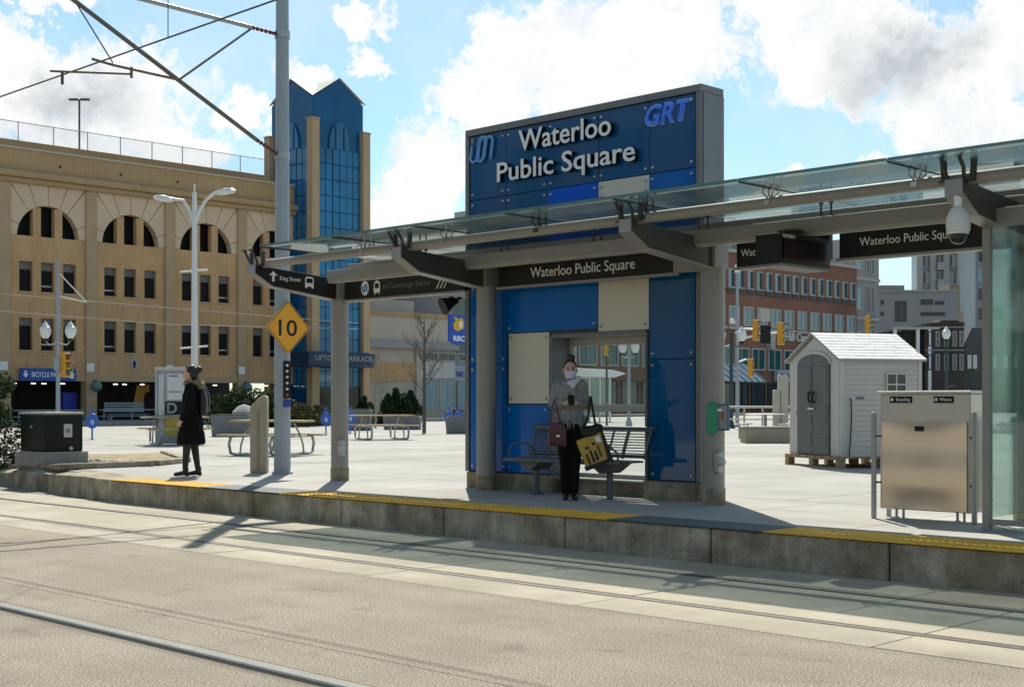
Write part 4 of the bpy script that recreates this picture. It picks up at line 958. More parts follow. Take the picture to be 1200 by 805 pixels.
# ================================================================== SHED
def shed():
    c = D(985.8, 471, 23.8); c.z = PZ
    rz = R(62.7); W, L, H0, HE, HP = 1.94, 1.80, .13, 2.02, 2.52     # local: +x along the side wall, +y along the gable wall
    t = thing('garden_shed', 'pale grey plastic garden shed with dark double doors on a pallet', 'shed', c + Vector((0, 0, .089)), rz, local=True); t.scale = (.905, .905, .905)
    PL = mat('shed_plastic', (.50,.485,.44), .55, var=.03, scale=2); PLD = mat('shed_door_grey', (.105,.105,.105), .5, var=.05)
    RF = mat('shed_shingle', (.72,.71,.69), .7, var=.10, scale=5)
    bl = dict(local=True)
    core = MB().prism([(0.02, H0), (W-.02, H0), (W-.02, HE), (W/2, HP-.03), (.02, HE)], 'x', .02, L-.02).build('wall', PL, t, local=True, smooth=False)
    # clapboard courses on the visible side wall
    n = 19
    for k in range(n):
        z = H0 + (HE-H0)*k/n; h = (HE-H0)/n
        MB().prism([(0, z), (.02, z+h), (.02, z)], 'x', .05, L-.05)
        q = MB()._add([(.06,0.0,z),(L-.06,0.0,z),(L-.06,.016,z+h-.004),(.06,.016,z+h-.004),(.06,.03,z),(L-.06,.03,z),(L-.06,.03,z+h-.004),(.06,.03,z+h-.004)],
                      [(0,1,2,3),(4,7,6,5),(0,4,5,1),(3,2,6,7),(0,3,7,4),(1,5,6,2)]).build('cladding_board', PL, t, local=True, smooth=False)
    for x in (0, L-.06): MB().box(x-.012, x+.07, -.012, .05, H0, HE).build('corner_trim', PL, t, local=True, bevel=.006)
    # gable wall at x = 0 with doors
    for y0, y1 in ((0.05, .36), (W-.36, W)): MB().box(-.02, .03, y0, y1, H0, HE-.02).build('gable_panel', PL, t, local=True, bevel=.006)
    MB().prism([(.30, 1.98), (W-.30, 1.98), (W-.05, HE), (W/2, HP-.05), (.05, HE)], 'x', -.018, .02).build('gable_panel', PL, t, local=True)
    ym = W/2
    for s in (-1, 1):
        pts = [(ym + s*.008, H0+.02), (ym + s*.60, H0+.02), (ym + s*.60, 1.93)] + [(ym + s*.60*math.cos(a)*1.0, 1.93 + .20*math.sin(a)) for a in [R(15*k) for k in range(1, 6)]] + [(ym + s*.008, 2.13)]
        d = MB().prism(pts, 'x', -.055, -.02).build('door', PLD, t, local=True)
        for k in range(3):
            a, b = ((.03,.57),(.03,.57),(.03,.57))[k]; z0, z1 = ((.20,.52),(.60,1.12),(1.18,1.86))[k]
            MB().box(-.066, -.055, ym+s*a+s*.02, ym+s*b-s*.03, z0+H0, z1+H0-.1).build('door_panel', PLD, d, local=True, bevel=.006)
        MB().tube([(-.06, ym+s*.07, 1.17), (-.11, ym+s*.07, 1.22), (-.11, ym+s*.07, 1.34), (-.06, ym+s*.07, 1.39)], .022, 8).build('handle', BLACK, d, local=True)
    MB().box(-.10, -.056, ym-.12, ym+.12, 1.03, 1.07).build('hasp', CHROME, t, local=True)
    MB().box(-.075, -.055, ym-.6, ym+.6, .92, 1.0).build('door_rail', PLD, t, local=True)
    arch = [(ym + .66*math.cos(a), 1.93 + .26*math.sin(a)) for a in [R(12*k) for k in range(16)]]; arch2 = [(ym + .605*math.cos(a), 1.93 + .205*math.sin(a)) for a in [R(12*k) for k in range(16)]]
    MB().prism(arch + arch2[::-1], 'x', -.05, -.019).build('arch_trim', PL, t, local=True)
    # roof: shingle courses on both slopes
    for s in (0, 1):
        n = 9; ye, yr = (-.07, W/2) if s == 0 else (W+.07, W/2); ze = HE-.015; zr = HP+.03
        for k in range(n):
            f0, f1 = k/n, (k+1)/n + .02; xx = -.10; j = 0
            while xx < L + .06:
                w = min(rnd.uniform(.18, .34), L + .08 - xx); lift = rnd.uniform(0, .004)
                if w < .05: break
                a = lambda f, up: (ye+(yr-ye)*f, ze+(zr-ze)*f+up)
                p0, p1 = a(f0, .020+lift), a(min(f1, 1), .014); q0, q1 = a(f0, .004), a(min(f1, 1), .002)
                MB()._add([(xx+.003,*p0),(xx+w-.003,*p0),(xx+w-.003,*p1),(xx+.003,*p1),(xx+.003,*q0),(xx+w-.003,*q0),(xx+w-.003,*q1),(xx+.003,*q1)],
                          [(0,1,2,3),(4,7,6,5),(0,4,5,1),(1,5,6,2),(2,6,7,3),(3,7,4,0)]).build('shingle', RF, t, local=True, smooth=False)
                xx += w
        e = MB()._add([(-.10,ye,ze-.03),(L+.08,ye,ze-.03),(L+.08,yr,zr-.03),(-.10,yr,zr-.03),(-.10,ye,ze+.004),(L+.08,ye,ze+.004),(L+.08,yr,zr+.004),(-.10,yr,zr+.004)],
                      [(0,3,2,1),(4,5,6,7),(0,1,5,4),(1,2,6,5),(2,3,7,6),(3,0,4,7)]).build('roof', mat('shed_roof_edge', (.30,.29,.28), .6), t, local=True, smooth=False)
    # window, vent, hanging cable on the side wall
    w = MB(); wx0, wx1, wz0, wz1 = 1.02, 1.42, 1.33, 1.72
    w.box(wx0-.03, wx1+.03, -.03, .0, wz0-.03, wz0).box(wx0-.03, wx1+.03, -.03, 0, wz1, wz1+.03).box(wx0-.03, wx0, -.03, 0, wz0, wz1).box(wx1, wx1+.03, -.03, 0, wz0, wz1)
    w.box((wx0+wx1)/2-.014, (wx0+wx1)/2+.014, -.028, 0, wz0, wz1).box(wx0, (wx0+wx1)/2-.014, -.028, 0, (wz0+wz1)/2-.014, (wz0+wz1)/2+.014).box((wx0+wx1)/2+.014, wx1, -.028, 0, (wz0+wz1)/2-.014, (wz0+wz1)/2+.014)
    w = w.build('window', PL, t, local=True)
    for i in (0, 1):
        for j in (0, 1):
            a = wx0 + i*((wx1-wx0)/2+.007); b = wz0 + j*((wz1-wz0)/2+.007)
            MB().box(a, a+(wx1-wx0)/2-.007, -.012, -.003, b, b+(wz1-wz0)/2-.007).build('pane', mat('shed_pane', (.07,.06,.055), .1), w, local=True)
    MB().box(.34, .50, -.02, .0, 1.24, 1.28).build('vent', mat('vent_blue', (.10,.12,.20), .5), t, local=True)
    MB().tube([(.18,-.02,1.26),(.20,-.03,1.22),(.21,-.03,.9),(.19,-.03,.5),(.16,-.035,.2),(.14,-.05,.02)], .012, 6).build('cable', BLACK, t, local=True)
    # pallet
    q = thing('wooden_pallet', 'weathered wooden pallet under the garden shed', 'pallet', c, rz, local=True); q.scale = (.93, .93, 1)
    WD = mat('pallet_wood', (.33,.24,.13), .85, var=.2, scale=4, streak=.1)
    for k in range(7): MB().box(-.12, L-.02, -.12+k*.295, .13+k*.295, .175, .205).build('deck_board', WD, q, local=True, bevel=.003)
    for x in (-.11, L*.5-.12, L-.17):
        MB().box(x, x+.14, -.12, W-.02, .145, .174).build('stringer_board', WD, q, local=True, bevel=.003)
        for y in (-.11, W*.5-.12, W-.17): MB().box(x, x+.14, y, y+.14, .026, .144).build('block', WD, q, local=True, bevel=.003)
        MB().box(x, x+.14, -.12, W-.02, 0, .025).build('bottom_board', WD, q, local=True, bevel=.003)
shed()

# ================================================================== CATENARY POLE, SIGNS, LAMPS
PX_, PY_ = -18.17, 13.11
def catenary():
    t = thing('catenary_pole', 'tall grey-blue steel pole carrying the overhead wire brackets', 'pole', (PX_, PY_, PZ))
    MB().tube([(PX_,PY_,PZ),(PX_,PY_,9.0)], [.135,.098], 28).build('mast', GREYP, t)
    MB().lathe([(.17,0),(.17,.03),(.14,.05)], (PX_,PY_,PZ), 20).build('base_collar', GREYP, t)
    yw = 8.77
    RED = mat('insulator_red', (.17,.045,.035), .45); CAT = mat('catenary_tube', (.15,.135,.115), .55, metal=.3, var=.15, scale=8)
    for z in (7.42, 5.47): MB().lathe([(.125,-.06),(.125,.06)], (PX_,PY_,z), 24).build('pole_clamp', GALV, t)
    def ins(a, b):
        a, b = Vector(a), Vector(b); q = MB().tube([a, b], .018, 8)
        for k in range(5):
            p = a.lerp(b, (k+.5)/5); d = (b-a).normalized(); q.tube([p-d*.012, p+d*.012], .034, 10)
        q.build('insulator', RED, t)
    # top tube, diagonal tube, brace, registration arm
    A = (PX_, PY_-.14, 7.42); ins((PX_, PY_-.2, 7.42), (PX_, PY_-.6, 7.43)); MB().tube([(PX_,PY_-.12,7.42),(PX_,PY_-.2,7.42)], .03, 8).build('bracket', DKFIT, t)
    MB().tube([(PX_,PY_-.6,7.43),(PX_,yw+.2,7.50)], .034, 10).build('top_tube', GALV, t)
    ins((PX_, PY_-.2, 5.53), (PX_, PY_-.5, 5.66)); MB().tube([(PX_,PY_-.12,5.48),(PX_,PY_-.2,5.53)], .03, 8).build('bracket', DKFIT, t)
    MB().tube([(PX_,PY_-.5,5.66),(PX_,yw+.25,7.46)], .034, 10).build('diagonal_tube', CAT, t)
    MB().tube([(PX_,12.5,7.40),(PX_,11.23,6.40)], .018, 8).build('brace', CAT, t)
    MB().tube([(PX_,11.12,6.38),(PX_,10.1,6.41),(PX_,9.77,6.44)], .022, 8).build('registration_tube', CAT, t)
    MB().tube([(PX_,10.40,6.43),(PX_,10.40,6.27)], .022, 6).build('drop_bracket', CAT, t)
    MB().tube([(PX_,10.40,6.33),(PX_-.02,9.14,6.16)], .018, 8).build('steady_arm', CAT, t)
    MB().tube([(PX_,9.50,7.22),(PX_,10.10,6.44)], .010, 6).build('stay_wire', DKFIT, t)
    MB().tube([(PX_-.02,9.32,6.19),(PX_-.02,9.32,6.0)], .022, 6).build('clip', DKFIT, t)
    for name, z, r, lb in (('contact_wire', 5.86, .011, 'dark contact wire running above the near track'), ('messenger_wire', 7.25, .010, 'upper messenger wire above the near track')):
        w = MB(); w.tube([(-140, yw, z+.02), (PX_, yw, z), (25, yw, z+.02)], r, 6); tag(w.build(name, DKFIT), lb, 'wire')
    d = None
    x = -14.47; tag(MB().tube([(x, yw, 5.86), (x, yw, 7.25)], .006, 5).build('dropper_wire', DKFIT), 'thin vertical dropper between contact and messenger wire', 'wire')
    # LED lane signal strip on the pole, facing the platform
    q = thing('signal_strip', 'narrow black signal strip with white dots on the grey pole', 'signal', (PX_+.1, PY_-.09, 1.6)); rz = ANG + R(12)
    f = Vector((math.cos(rz-R(90)), math.sin(rz-R(90)), 0)); s = Vector((math.cos(rz), math.sin(rz), 0)); c = Vector((PX_, PY_, 0)) + s*.07 + f*.135
    MB().cbox((c.x, c.y, 1.85), .12, .05, .60, rz).build('housing', BLACK, q, bevel=.006)
    for k in range(6):
        p = c + f*.032 + Vector((0,0,2.08 - k*.095)); MB().ball(p, .024, 8).build('dot', mat('dot_white', (.75,.75,.72), .4) if k < 5 else mat('dot_red', (.6,.08,.05), .4), q)
    MB().cbox((c.x, c.y, 1.47), .12, .03, .12, rz).build('number_plate', mat('plate_blue', (.02,.05,.30), .5), q)
    # diamond speed sign
    X = PX_ + .16; z = 2.69; h = .433
    g = thing('diamond_speed_sign', 'yellow diamond sign reading 10 on the grey pole', 'sign', (X, PY_, z))
    MB().prism([(PY_-h,z),(PY_,z+h),(PY_+h,z),(PY_,z-h)], 'x', X-.008, X).build('sign_plate', mat('sign_yellow', (.78,.36,.012), .5, var=.03), g)
    o_, i_ = h-.018, h-.032
    bd = MB()
    co = lambda r: [(PY_-r,z),(PY_,z+r),(PY_+r,z),(PY_,z-r)]
    a, b = co(o_), co(i_)
    for k in range(4):
        p = [a[k], a[(k+1)%4], b[(k+1)%4], b[k]]; bd.quad(*[(X+.002, y_, z_) for y_, z_ in p])
    bd.build('border', BLACK, g)
    text('10', .36, .27, (X+.0015, PY_-.185, z-.135), '+x', BLACK, g, 'digit', extrude=.001, bold=.008, letters=True)
    MB().box(X-.05, X-.008, PY_-.03, PY_+.03, z-.25, z+.25).build('bracket', GALV, g)
catenary()
def bollard():
    x, y = -18.65, 13.0
    t = thing('slanted_bollard', 'beige concrete bollard with slanted top beside the grey pole', 'bollard', (x, y, PZ), ANG, local=True)
    MB().prism([(-.14,0),(.14,0),(.14,1.24),(.10,1.27),(.03,1.25),(-.14,1.08)], 'y', -.09, .09).build('post', mat('bollard_beige', (.40,.345,.26), .8, var=.08), t, bevel=.02, seg=2, local=True)
    MB().box(-.02, .02, -.098, -.09, .05, 1.0).build('groove_strip', mat('bollard_strip', (.30,.25,.18), .8), t, local=True)
bollard()
def double_lamp():
    p = D(228, 471, 43); p.z = PZ; zt = 1.49 + (471-222)*43/F
    t = thing('double_arm_lamp', 'white double-armed street lamp in front of the garage', 'lamp', p)
    MB().tube([p, (p.x,p.y,zt-.1)], [.13,.07], 14).build('post', WHITEP, t)
    u = Vector((CS, SN, 0))
    for s, h in ((-1, -.28), (1, .12)):
        o = Vector((p.x, p.y, zt-1.2))
        pts = [o, o+u*s*.12+Vector((0,0,.45)), o+u*s*.35+Vector((0,0,.85)), o+u*s*.62+Vector((0,0,1.02+h*.5)), o+u*s*.75+Vector((0,0,1.05+h*.5))]
        MB().tube(pts, .05, 8).build('arm', WHITEP, t)
        c = o + u*s*.98 + Vector((0,0,1.06+h*.55))
        hd = MB(); hd.lathe([(.01,-.10),(.14,-.07),(.17,0),(.12,.08),(.01,.11)], (0,0,0), 14, 2.0, 1.0)
        me = hd.mesh('lamp_head', WHITEP); q = link('lamp_head', me, t, c - Vector(p)); q.rotation_euler = (0, R(-8)*s, ANG)
    MB().tube([(p.x,p.y,zt-.1),(p.x,p.y,zt+.16)], .03, 6).build('spike', WHITEP, t)
    for dz in (3.2, 5.6): MB().tube([p+u*-.45+Vector((0,0,dz-.35)), p+u*.42+Vector((0,0,dz-.28))], .03, 6).build('banner_bar', WHITEP, t)
double_lamp()
GLOBE = mat('lamp_globe', (.72,.74,.70), .3, var=.03)
def globe_lamp(p, h, label, group, two=True, post=GREYP, gap=.48):
    t = thing('globe_lamp', label, 'lamp', p, 0, group)
    u = Vector((CS, SN, 0)); p = Vector(p)
    MB().tube([p, p+Vector((0,0,h))], [.09,.07], 10).build('post', post, t)
    MB().lathe([(.17,0),(.17,.12),(.11,.3)], p, 12).build('base', post, t)
    for s in ((-1, 1) if two else (0,)):
        c = p + u*s*gap + Vector((0,0,h-(.0 if not two else .2)))
        if two: MB().tube([p+Vector((0,0,h-.55)), p+u*s*gap*.7+Vector((0,0,h-.62)), c+Vector((0,0,-.25))], .03, 6).build('arm', post, t)
        MB().lathe([(.07,-.28),(.13,-.22),(.11,-.18)], c, 12).build('holder', BLACK, t)
        g = MB().lathe([(.10,-.18),(.20,.0),(.22,.14),(.17,.27),(.08,.33)], c, 14).build('globe', GLOBE, t)
        MB().lathe([(.09,.33),(.12,.35),(.05,.42),(.015,.50)], c, 10).build('finial', WHITEP, g)
    return t
def traffic_light(p, zc, label, group, k=1., back=False):
    t = thing('traffic_signal', label, 'traffic light', p, 0, group)
    c = Vector((p[0], p[1], zc)); f = Vector((math.cos(ANG-.5), math.sin(ANG-.5), 0)); u = Vector((-f.y, f.x, 0))
    SY = mat('signal_yellow', (.62,.30,.012), .5)
    h = MB().cbox(c, .25*k, .34*k, .98*k, math.atan2(f.y, f.x)).build('housing', SY, t, bevel=.02)
    for j, m in enumerate((mat('lens_red',(.15,.01,.01),.3), mat('lens_amber',(.15,.07,.01),.3), mat('lens_green',(.01,.10,.06),.3))):
        q = c + f*.13*k + Vector((0,0,(.31-.31*j)*k))
        MB().tube([q, q+f*.02], .11*k, 12).build('lens', m, h)
        v = MB().tube([q+f*.01+Vector((0,0,.10*k))-u*.12*k, q+f*.22*k+Vector((0,0,.11*k))-u*.06*k, q+f*.22*k+Vector((0,0,.11*k))+u*.06*k, q+f*.01+Vector((0,0,.10*k))+u*.12*k], .015, 5).build('visor', BLACK, h)
    return t, c
# street corner pole on the left with globes, guy bracket and traffic signal
p = D(68, 471, 52); p.z = PZ
t = globe_lamp(p, 3.95, 'grey pole with two white globes and a wire bracket behind the dark cabinet', None)
u = Vector((CS, SN, 0))
MB().tube([p+Vector((0,0,3.9)), p+Vector((0,0,6.55))], [.085,.07], 10).build('upper_mast', GREYP, t)
for a, b in ((6.1, 4.95), (5.2, 4.9)):
    MB().tube([p+Vector((0,0,a)), p+u*1.1+Vector((0,0,4.95))], .022, 6).build('bracket_arm', WHITEP, t)
MB().cbox(p+Vector((0,0,2.6)), .22, .3, .5, ANG).build('control_box', GREYP, t)
q = D(77, 428, 52); traffic_light((q.x, q.y, q.z-.6), q.z, 'yellow traffic signal on the pole behind the dark cabinet', None, .95)
tag(MB().tube([q+Vector((0,0,.2)), p+Vector((0,0,q.z+.2-p.z))], .03, 6).build('signal_bracket', GREYP), 'short grey bracket carrying the left traffic signal', 'bracket')
# power cables in front of the garage
for k, (za, zb) in enumerate(((6.6, 6.35), (5.8, 6.05))):
    tag(MB().tube([D(-60, 471-(za-1.49)*F/62, 62), D(200, 471-(za-1.9)*F/66+4, 66), D(420, 471-(zb-2.2)*F/72, 72)], .014, 5).build('overhead_cable', mat('pale_cable', (.45,.42,.38), .6)), 'thin pale cable crossing in front of the garage' + (', the upper of two' if k == 0 else ', the lower of two'), 'cable')
# right-hand street corner
globe_lamp(D(857, 471, 60) + Vector((0,0,PZ-1.49)), 4.2, 'double-globe lamp right of the shelter column near the striped awning', 'globe street lamps', True, mat('lamp_dark_green', (.02,.05,.05), .5), .46)
globe_lamp(D(1109, 471, 70) + Vector((0,0,PZ-1.49)), 4.55, 'dark single-globe lamp behind the shed', 'globe street lamps', False, mat('lamp_dark_green', (.02,.05,.05), .5))
globe_lamp(D(737, 471, 66) + Vector((0,0,PZ-1.49)), 3.9, 'grey double-globe lamp seen through the shelter window', 'globe street lamps', True, GREYP, .30)
def signal_mast():
    p = D(864, 471, 63); p.z = PZ
    t = thing('signal_mast', 'tall thin grey mast with traffic signal arm beside the brick block', 'pole', p)
    MB().tube([p, p+Vector((0,0,7.4))], [.10,.06], 10).build('mast', GREYP, t)
    MB().cbox(p+Vector((0,0,7.3)), .2, .25, .35, ANG).build('sensor', WHITE, t)
    a = D(864, 399, 63); b = D(915, 390, 60)
    MB().tube([a, a.lerp(b,.5)+Vector((0,0,.12)), b], .05, 8).build('arm', WHITEP, t)
    a = D(862, 390, 63); b = D(884, 386, 62); MB().tube([a, a.lerp(b,.5)+Vector((0,0,.1)), b], .05, 8).build('arm', WHITEP, t)
    c = D(897, 392, 60); MB().cbox(c, .45, .06, .8, ANG).build('sign_back', BLACK, t)
    MB().cbox(c+Vector((0,0,.85)), .42, .05, .55, ANG).build('small_sign', PALEF, t)
    MB().tube([D(864,380,63), D(859,376,63)], .04, 6).build('camera_arm', WHITEP, t); MB().ball(D(858,376,63), .12, 10).build('camera', WHITE, t)
    MB().tube([D(864,425,63), D(874,421,63), D(879,423,63)], .04, 6).build('low_arm', WHITEP, t)
signal_mast()
for px, py, d, k, lb in ((886, 387, 61, .95, 'yellow traffic signal nearest the tall mast'), (915, 391, 60, 1.0, 'yellow traffic signal at the end of the mast arm'), (880, 431, 62, .85, 'low yellow traffic signal beside the striped awning'), (1017, 380, 62, .8, 'yellow traffic signal above the shed roof'), (711, 408, 62, .7, 'yellow traffic signal seen through the shelter window')):
    q = D(px, py, d); traffic_light((q.x, q.y, q.z-.5), q.z, lb, 'traffic signals at the far corner', k)
for px, d, lb in ((1017, 62.2, 'thin dark pole carrying the signal above the shed roof'), (711, 62.2, 'thin pole carrying the signal seen through the shelter window')):
    a = D(px, 471, d); a.z = PZ; b = D(px, 372 if px > 1000 else 400, d); tag(MB().tube([a, b], .05, 8).build('signal_pole', DKFIT), lb, 'pole')

# ================================================================== LEFT FOREGROUND: CABINET, SHRUB
def cabinet():
    c = G(50, 547); t = thing('utility_cabinet', 'dark green steel utility cabinet on a concrete pad', 'cabinet', (c.x, c.y, PZ))
    x1, y0 = c.x, c.y; x0 = atY(17, y0); y1 = atX(104, x1)
    PADM = mat('pad_concrete', (.27,.26,.235), .9, var=.1, streak=.08, bump=.2)
    MB().box(x0, x1, y0, y1, PZ-.02, PZ+.26).build('pad', PADM, t, bevel=.02)
    GN = mat('cabinet_green', (.006,.011,.009), .5, var=.2, spec=.25)
    a, b, z0, z1 = .07, .08, PZ+.26, PZ+.93
    b_ = MB().box(x0+a, x1-a, y0+b, y1-b, z0, z1).build('body', GN, t, bevel=.02, seg=2)
    MB().box(x0+a-.02, x1-a+.02, y0+b-.02, y1-b+.02, z1, z1+.05).build('lid', mat('cabinet_lid', (.30,.31,.30), .4, var=.2), t, bevel=.015)
    MB().box(x1-a, x1-a+.006, y0+b+.36, y0+b+.52, z0+.26, z0+.50).build('label_plate', mat('label_white', (.5,.5,.48), .5), t)
    MB().box(x1-a+.006, x1-a+.009, y0+b+.40, y0+b+.48, z0+.34, z0+.42).build('label_mark', mat('label_grey', (.2,.2,.2), .5), t)
    MB().tube([(x1-a, y0+b+.48, z0+.06), (x1-a+.05, y0+b+.48, z0+.06)], .035, 10).build('latch', GALV, t)
    MB().tube([(x0+a+.5, y0+b, z0+.45), (x0+a+.5, y0+b-.04, z0+.45)], .03, 8).build('latch', GALV, t)
    for yy in (y0+b+.02, y1-b-.02): MB().box(x1-a, x1-a+.006, yy-.01, yy+.01, z0+.04, z1-.04).build('edge_strip', GN, t)
    # planting bed kerb round it
    k = thing('planter_kerb', 'low concrete kerb of the planting bed beside the cabinet', 'kerb', (x1+1, y0+1, PZ))
    P1, P2, P3 = G(62, 550.5), G(178, 546.0), G(150, 541.5)
    def bar(A, B, w=.16, h=.10):
        d = (B-A); d.z = 0; n_ = Vector((-d.y, d.x, 0)).normalized()*w/2; z0_, z1_ = Vector((0,0,PZ)), Vector((0,0,PZ+h))
        A = Vector((A.x, A.y, 0)); B = Vector((B.x, B.y, 0))
        MB()._add([A-n_+z0_, B-n_+z0_, B+n_+z0_, A+n_+z0_, A-n_+z1_, B-n_+z1_, B+n_+z1_, A+n_+z1_], [(0,3,2,1),(4,5,6,7),(0,1,5,4),(1,2,6,5),(2,3,7,6),(3,0,4,7)]).build('kerb_stone', KERB, k, bevel=.012)
    bar(P1 + Vector((.02, .0, 0)), P2); Q = P2 + Vector((-.9, 1.3, 0)); bar(P2 + Vector((-.05, .1, 0)), Q); bar(Q + Vector((-.1, .0, 0)), Q + Vector((-3.5, 1.6, 0)))
    soil = MB()
    pts = [P1 + Vector((-3.2, .75, 0)), P1 + Vector((0, .1, 0)), P2 + Vector((-.1, .1, 0)), Q + Vector((-.1, -.05, 0)), Q + Vector((-3.5, 1.55, 0)), P1 + Vector((-5, 3, 0))]
    soil.prism([(p_.x, p_.y) for p_ in pts], 'z', PZ+.004, PZ+.05)
    structure(soil.build('planting_bed', mat('dry_soil', (.20,.15,.09), .95, var=.3, scale=6, fine=.25, fscale=40, c2=(.30,.24,.13))))
    st = MB()
    for k_ in range(130):
        a_ = rnd.random(); q_ = P1.lerp(P2, a_*.6) + Vector((rnd.uniform(-1.8, .0), rnd.uniform(.35, 1.0), 0)); s_ = rnd.uniform(.015, .05)
        st.lathe([(s_*.7,0),(s_,s_*.5),(s_*.4,s_)], (q_.x, q_.y, PZ+.045), 6, 1, rnd.uniform(.6,1))
    tag(st.build('bed_pebbles', GCONC), 'small stones scattered in the planting bed by the cabinet', 'stones', kind='stuff')
cabinet()
def leafy(name, blobs, n, size, material, parent, seed, flat=.4):
    """crown of separate leaf faces spread through the volume of several uneven lobes"""
    r = random.Random(seed); vs = []; fs = []
    for i in range(n):
        c, rx, ry, rz = blobs[r.randrange(len(blobs))]
        while True:
            v = Vector((r.uniform(-1,1), r.uniform(-1,1), r.uniform(-1,1)))
            if .15 < v.length < 1: break
        v = v.normalized() * (v.length ** .45) * (1 + .22*mnoise.noise(v*2.3 + Vector((seed,0,0))))
        p = Vector(c) + Vector((v.x*rx, v.y*ry, v.z*rz))
        nrm = (v + Vector((r.uniform(-1,1), r.uniform(-1,1), r.uniform(-1,1)))*.9).normalized(); a = nrm.orthogonal().normalized(); b = nrm.cross(a)
        an = r.uniform(0, 6.28); a, b = a*math.cos(an)+b*math.sin(an), b*math.cos(an)-a*math.sin(an)
        s = size*r.uniform(.6, 1.4); k = len(vs)
        vs += [p-a*s, p+b*s*flat, p+a*s, p-b*s*flat]; fs.append((k, k+1, k+2, k+3))
    b = MB(); b.v = vs; b.f = fs; return b.build(name, material, parent, smooth=False)
def leafmat(name, c, var=.5, sc_=8):
    m = mat(name, c, .85, var=var, scale=sc_, spec=.12); return m
EVG = leafmat('evergreen_leaf', (.035,.06,.018)); YEW = leafmat('dark_evergreen_leaf', (.018,.032,.012)); BUSH = leafmat('bush_leaf', (.03,.045,.014)); DRYG = leafmat('dry_grass_leaf', (.26,.17,.07))
BARK = mat('bark', (.10,.085,.07), .9, var=.3, scale=9)
def shrub(p, h, w, label, m, n, size, seed, group=None, name='evergreen_shrub', nl=9, conical=False):
    t = thing(name, label, 'shrub', p, 0, group); r = random.Random(seed); p = Vector(p)
    MB().tube([p, p+Vector((0,0,h*.6))], [w*.06+.02, .015], 7).build('trunk', BARK, t)
    bl = []
    for k in range(nl):
        f = (k+.6)/nl; ww = w*(1-f*.75) if conical else w*(.65+.35*math.sin(math.pi*min(1,f*1.1)))
        for j in range(2):
            a = r.uniform(0,6.28); bl.append((p+Vector((math.cos(a)*ww*.38, math.sin(a)*ww*.38, h*f*.93)), ww*r.uniform(.34,.55), ww*r.uniform(.34,.55), h/nl*r.uniform(.9,1.5)))
    leafy('foliage', bl, n, size, m, t, seed); return t
q = G(-10, 543); shrub(q, 1.65, .80, 'green evergreen shrub at the left edge beside the cabinet', EVG, 9000, .035, 3)
for k, (px, d, h, w) in enumerate(((263, 62, 1.5, 2.0), (285, 63, 1.7, 2.2), (310, 64, 1.55, 2.1), (345, 64, 1.2, 2.0), (362, 66, 1.0, 1.6))):
    q = D(px, 471, d); q.z = PZ; shrub(q, h, w, ('dark rounded bush in front of the garage, ' + ('leftmost behind the grey planter', 'second from the kiosk', 'behind the slanted bollard', 'just right of the grey pole', 'nearest the tower entrance')[k]), BUSH if k < 3 else leafmat('olive_bush_leaf', (.07,.065,.022)), 2600, .085, 20+k, 'bushes along the garage', 'rounded_bush', 5)
for k, (px, d, h, w) in enumerate(((452, 66, 1.35, 1.25), (468, 67, 1.6, 1.4), (483, 68, 1.5, 1.2), (427, 66, 1.2, 1.2))):
    q = D(px, 471, d); q.z = PZ + .1; shrub(q, h, w, 'dark spreading evergreen behind the picnic table, ' + ('left of three', 'middle of three', 'right of three', 'next to the shelter column')[k], YEW, 2600, .08, 40+k, 'evergreens in front of the shop', 'spreading_evergreen', 5, True)
def bare_tree(p, h, label, seed, tint=BARK, spread=.42, lv=4):
    t = thing('young_tree', label, 'tree', p, 0, 'young bare trees'); r = random.Random(seed); p = Vector(p)
    tr = MB(); tr.tube([p, p+Vector((.02,0,h*.3)), p+Vector((-.02,.03,h*.62)), p+Vector((.0,0,h*.95))], [h*.016, h*.013, h*.009, h*.002], 8); tr.build('trunk', tint, t)
    cr = MB(); buds = []
    def br(a, d, ln, rad, lev):
        pts = [a]; q = a; dd = d.copy()
        for k in range(3):
            dd = (dd + Vector((r.uniform(-.2,.2), r.uniform(-.2,.2), r.uniform(0,.25)))).normalized(); q = q + dd*ln/3; pts.append(q)
        cr.tube(pts, [rad, rad*.8, rad*.6, rad*.35], 5)
        if lev > 0:
            for k in range(4):
                f = pts[1 + k % 3]; nd = (dd + Vector((r.uniform(-1,1), r.uniform(-1,1), r.uniform(-.2,.7)))*.75).normalized(); br(f, nd, ln*.55, rad*.5, lev-1)
        else: buds.append(q)
    n = 15
    for k in range(n):
        z = h*(.33 + .58*k/n); a = r.uniform(0,6.28) + k*2.4; e = .5 + .5*k/n
        br(p+Vector((0,0,z)), Vector((math.cos(a), math.sin(a), e)).normalized(), h*spread*(1-.6*k/n), h*.0045, 2)
    cr.build('crown', tint, t)
    lf = MB()
    for b_ in buds:
        for k in range(1):
            o = b_ + Vector((r.uniform(-.05,.05), r.uniform(-.05,.05), r.uniform(-.05,.05))); s = h*.0055*r.uniform(.5,1.3); d_ = Vector((r.uniform(-1,1), r.uniform(-1,1), r.uniform(-1,1))).normalized(); e_ = d_.orthogonal().normalized()
            lf.quad(o-d_*s, o+e_*s*.6, o+d_*s, o-e_*s*.6)
    tag(lf.build('buds', leafmat('spring_bud', (.16,.15,.08)), t), kind='stuff')
q = G(497, 507); bare_tree(q, 4.7, 'slender young tree with bare twigs in front of the beige shop', 5, spread=.23)
q = D(440, 471, 62); q.z = PZ; bare_tree(q, 3.6, 'small pale budding tree beside the dark evergreens', 8, mat('pale_bark', (.26,.23,.17), .9, var=.2), .2)

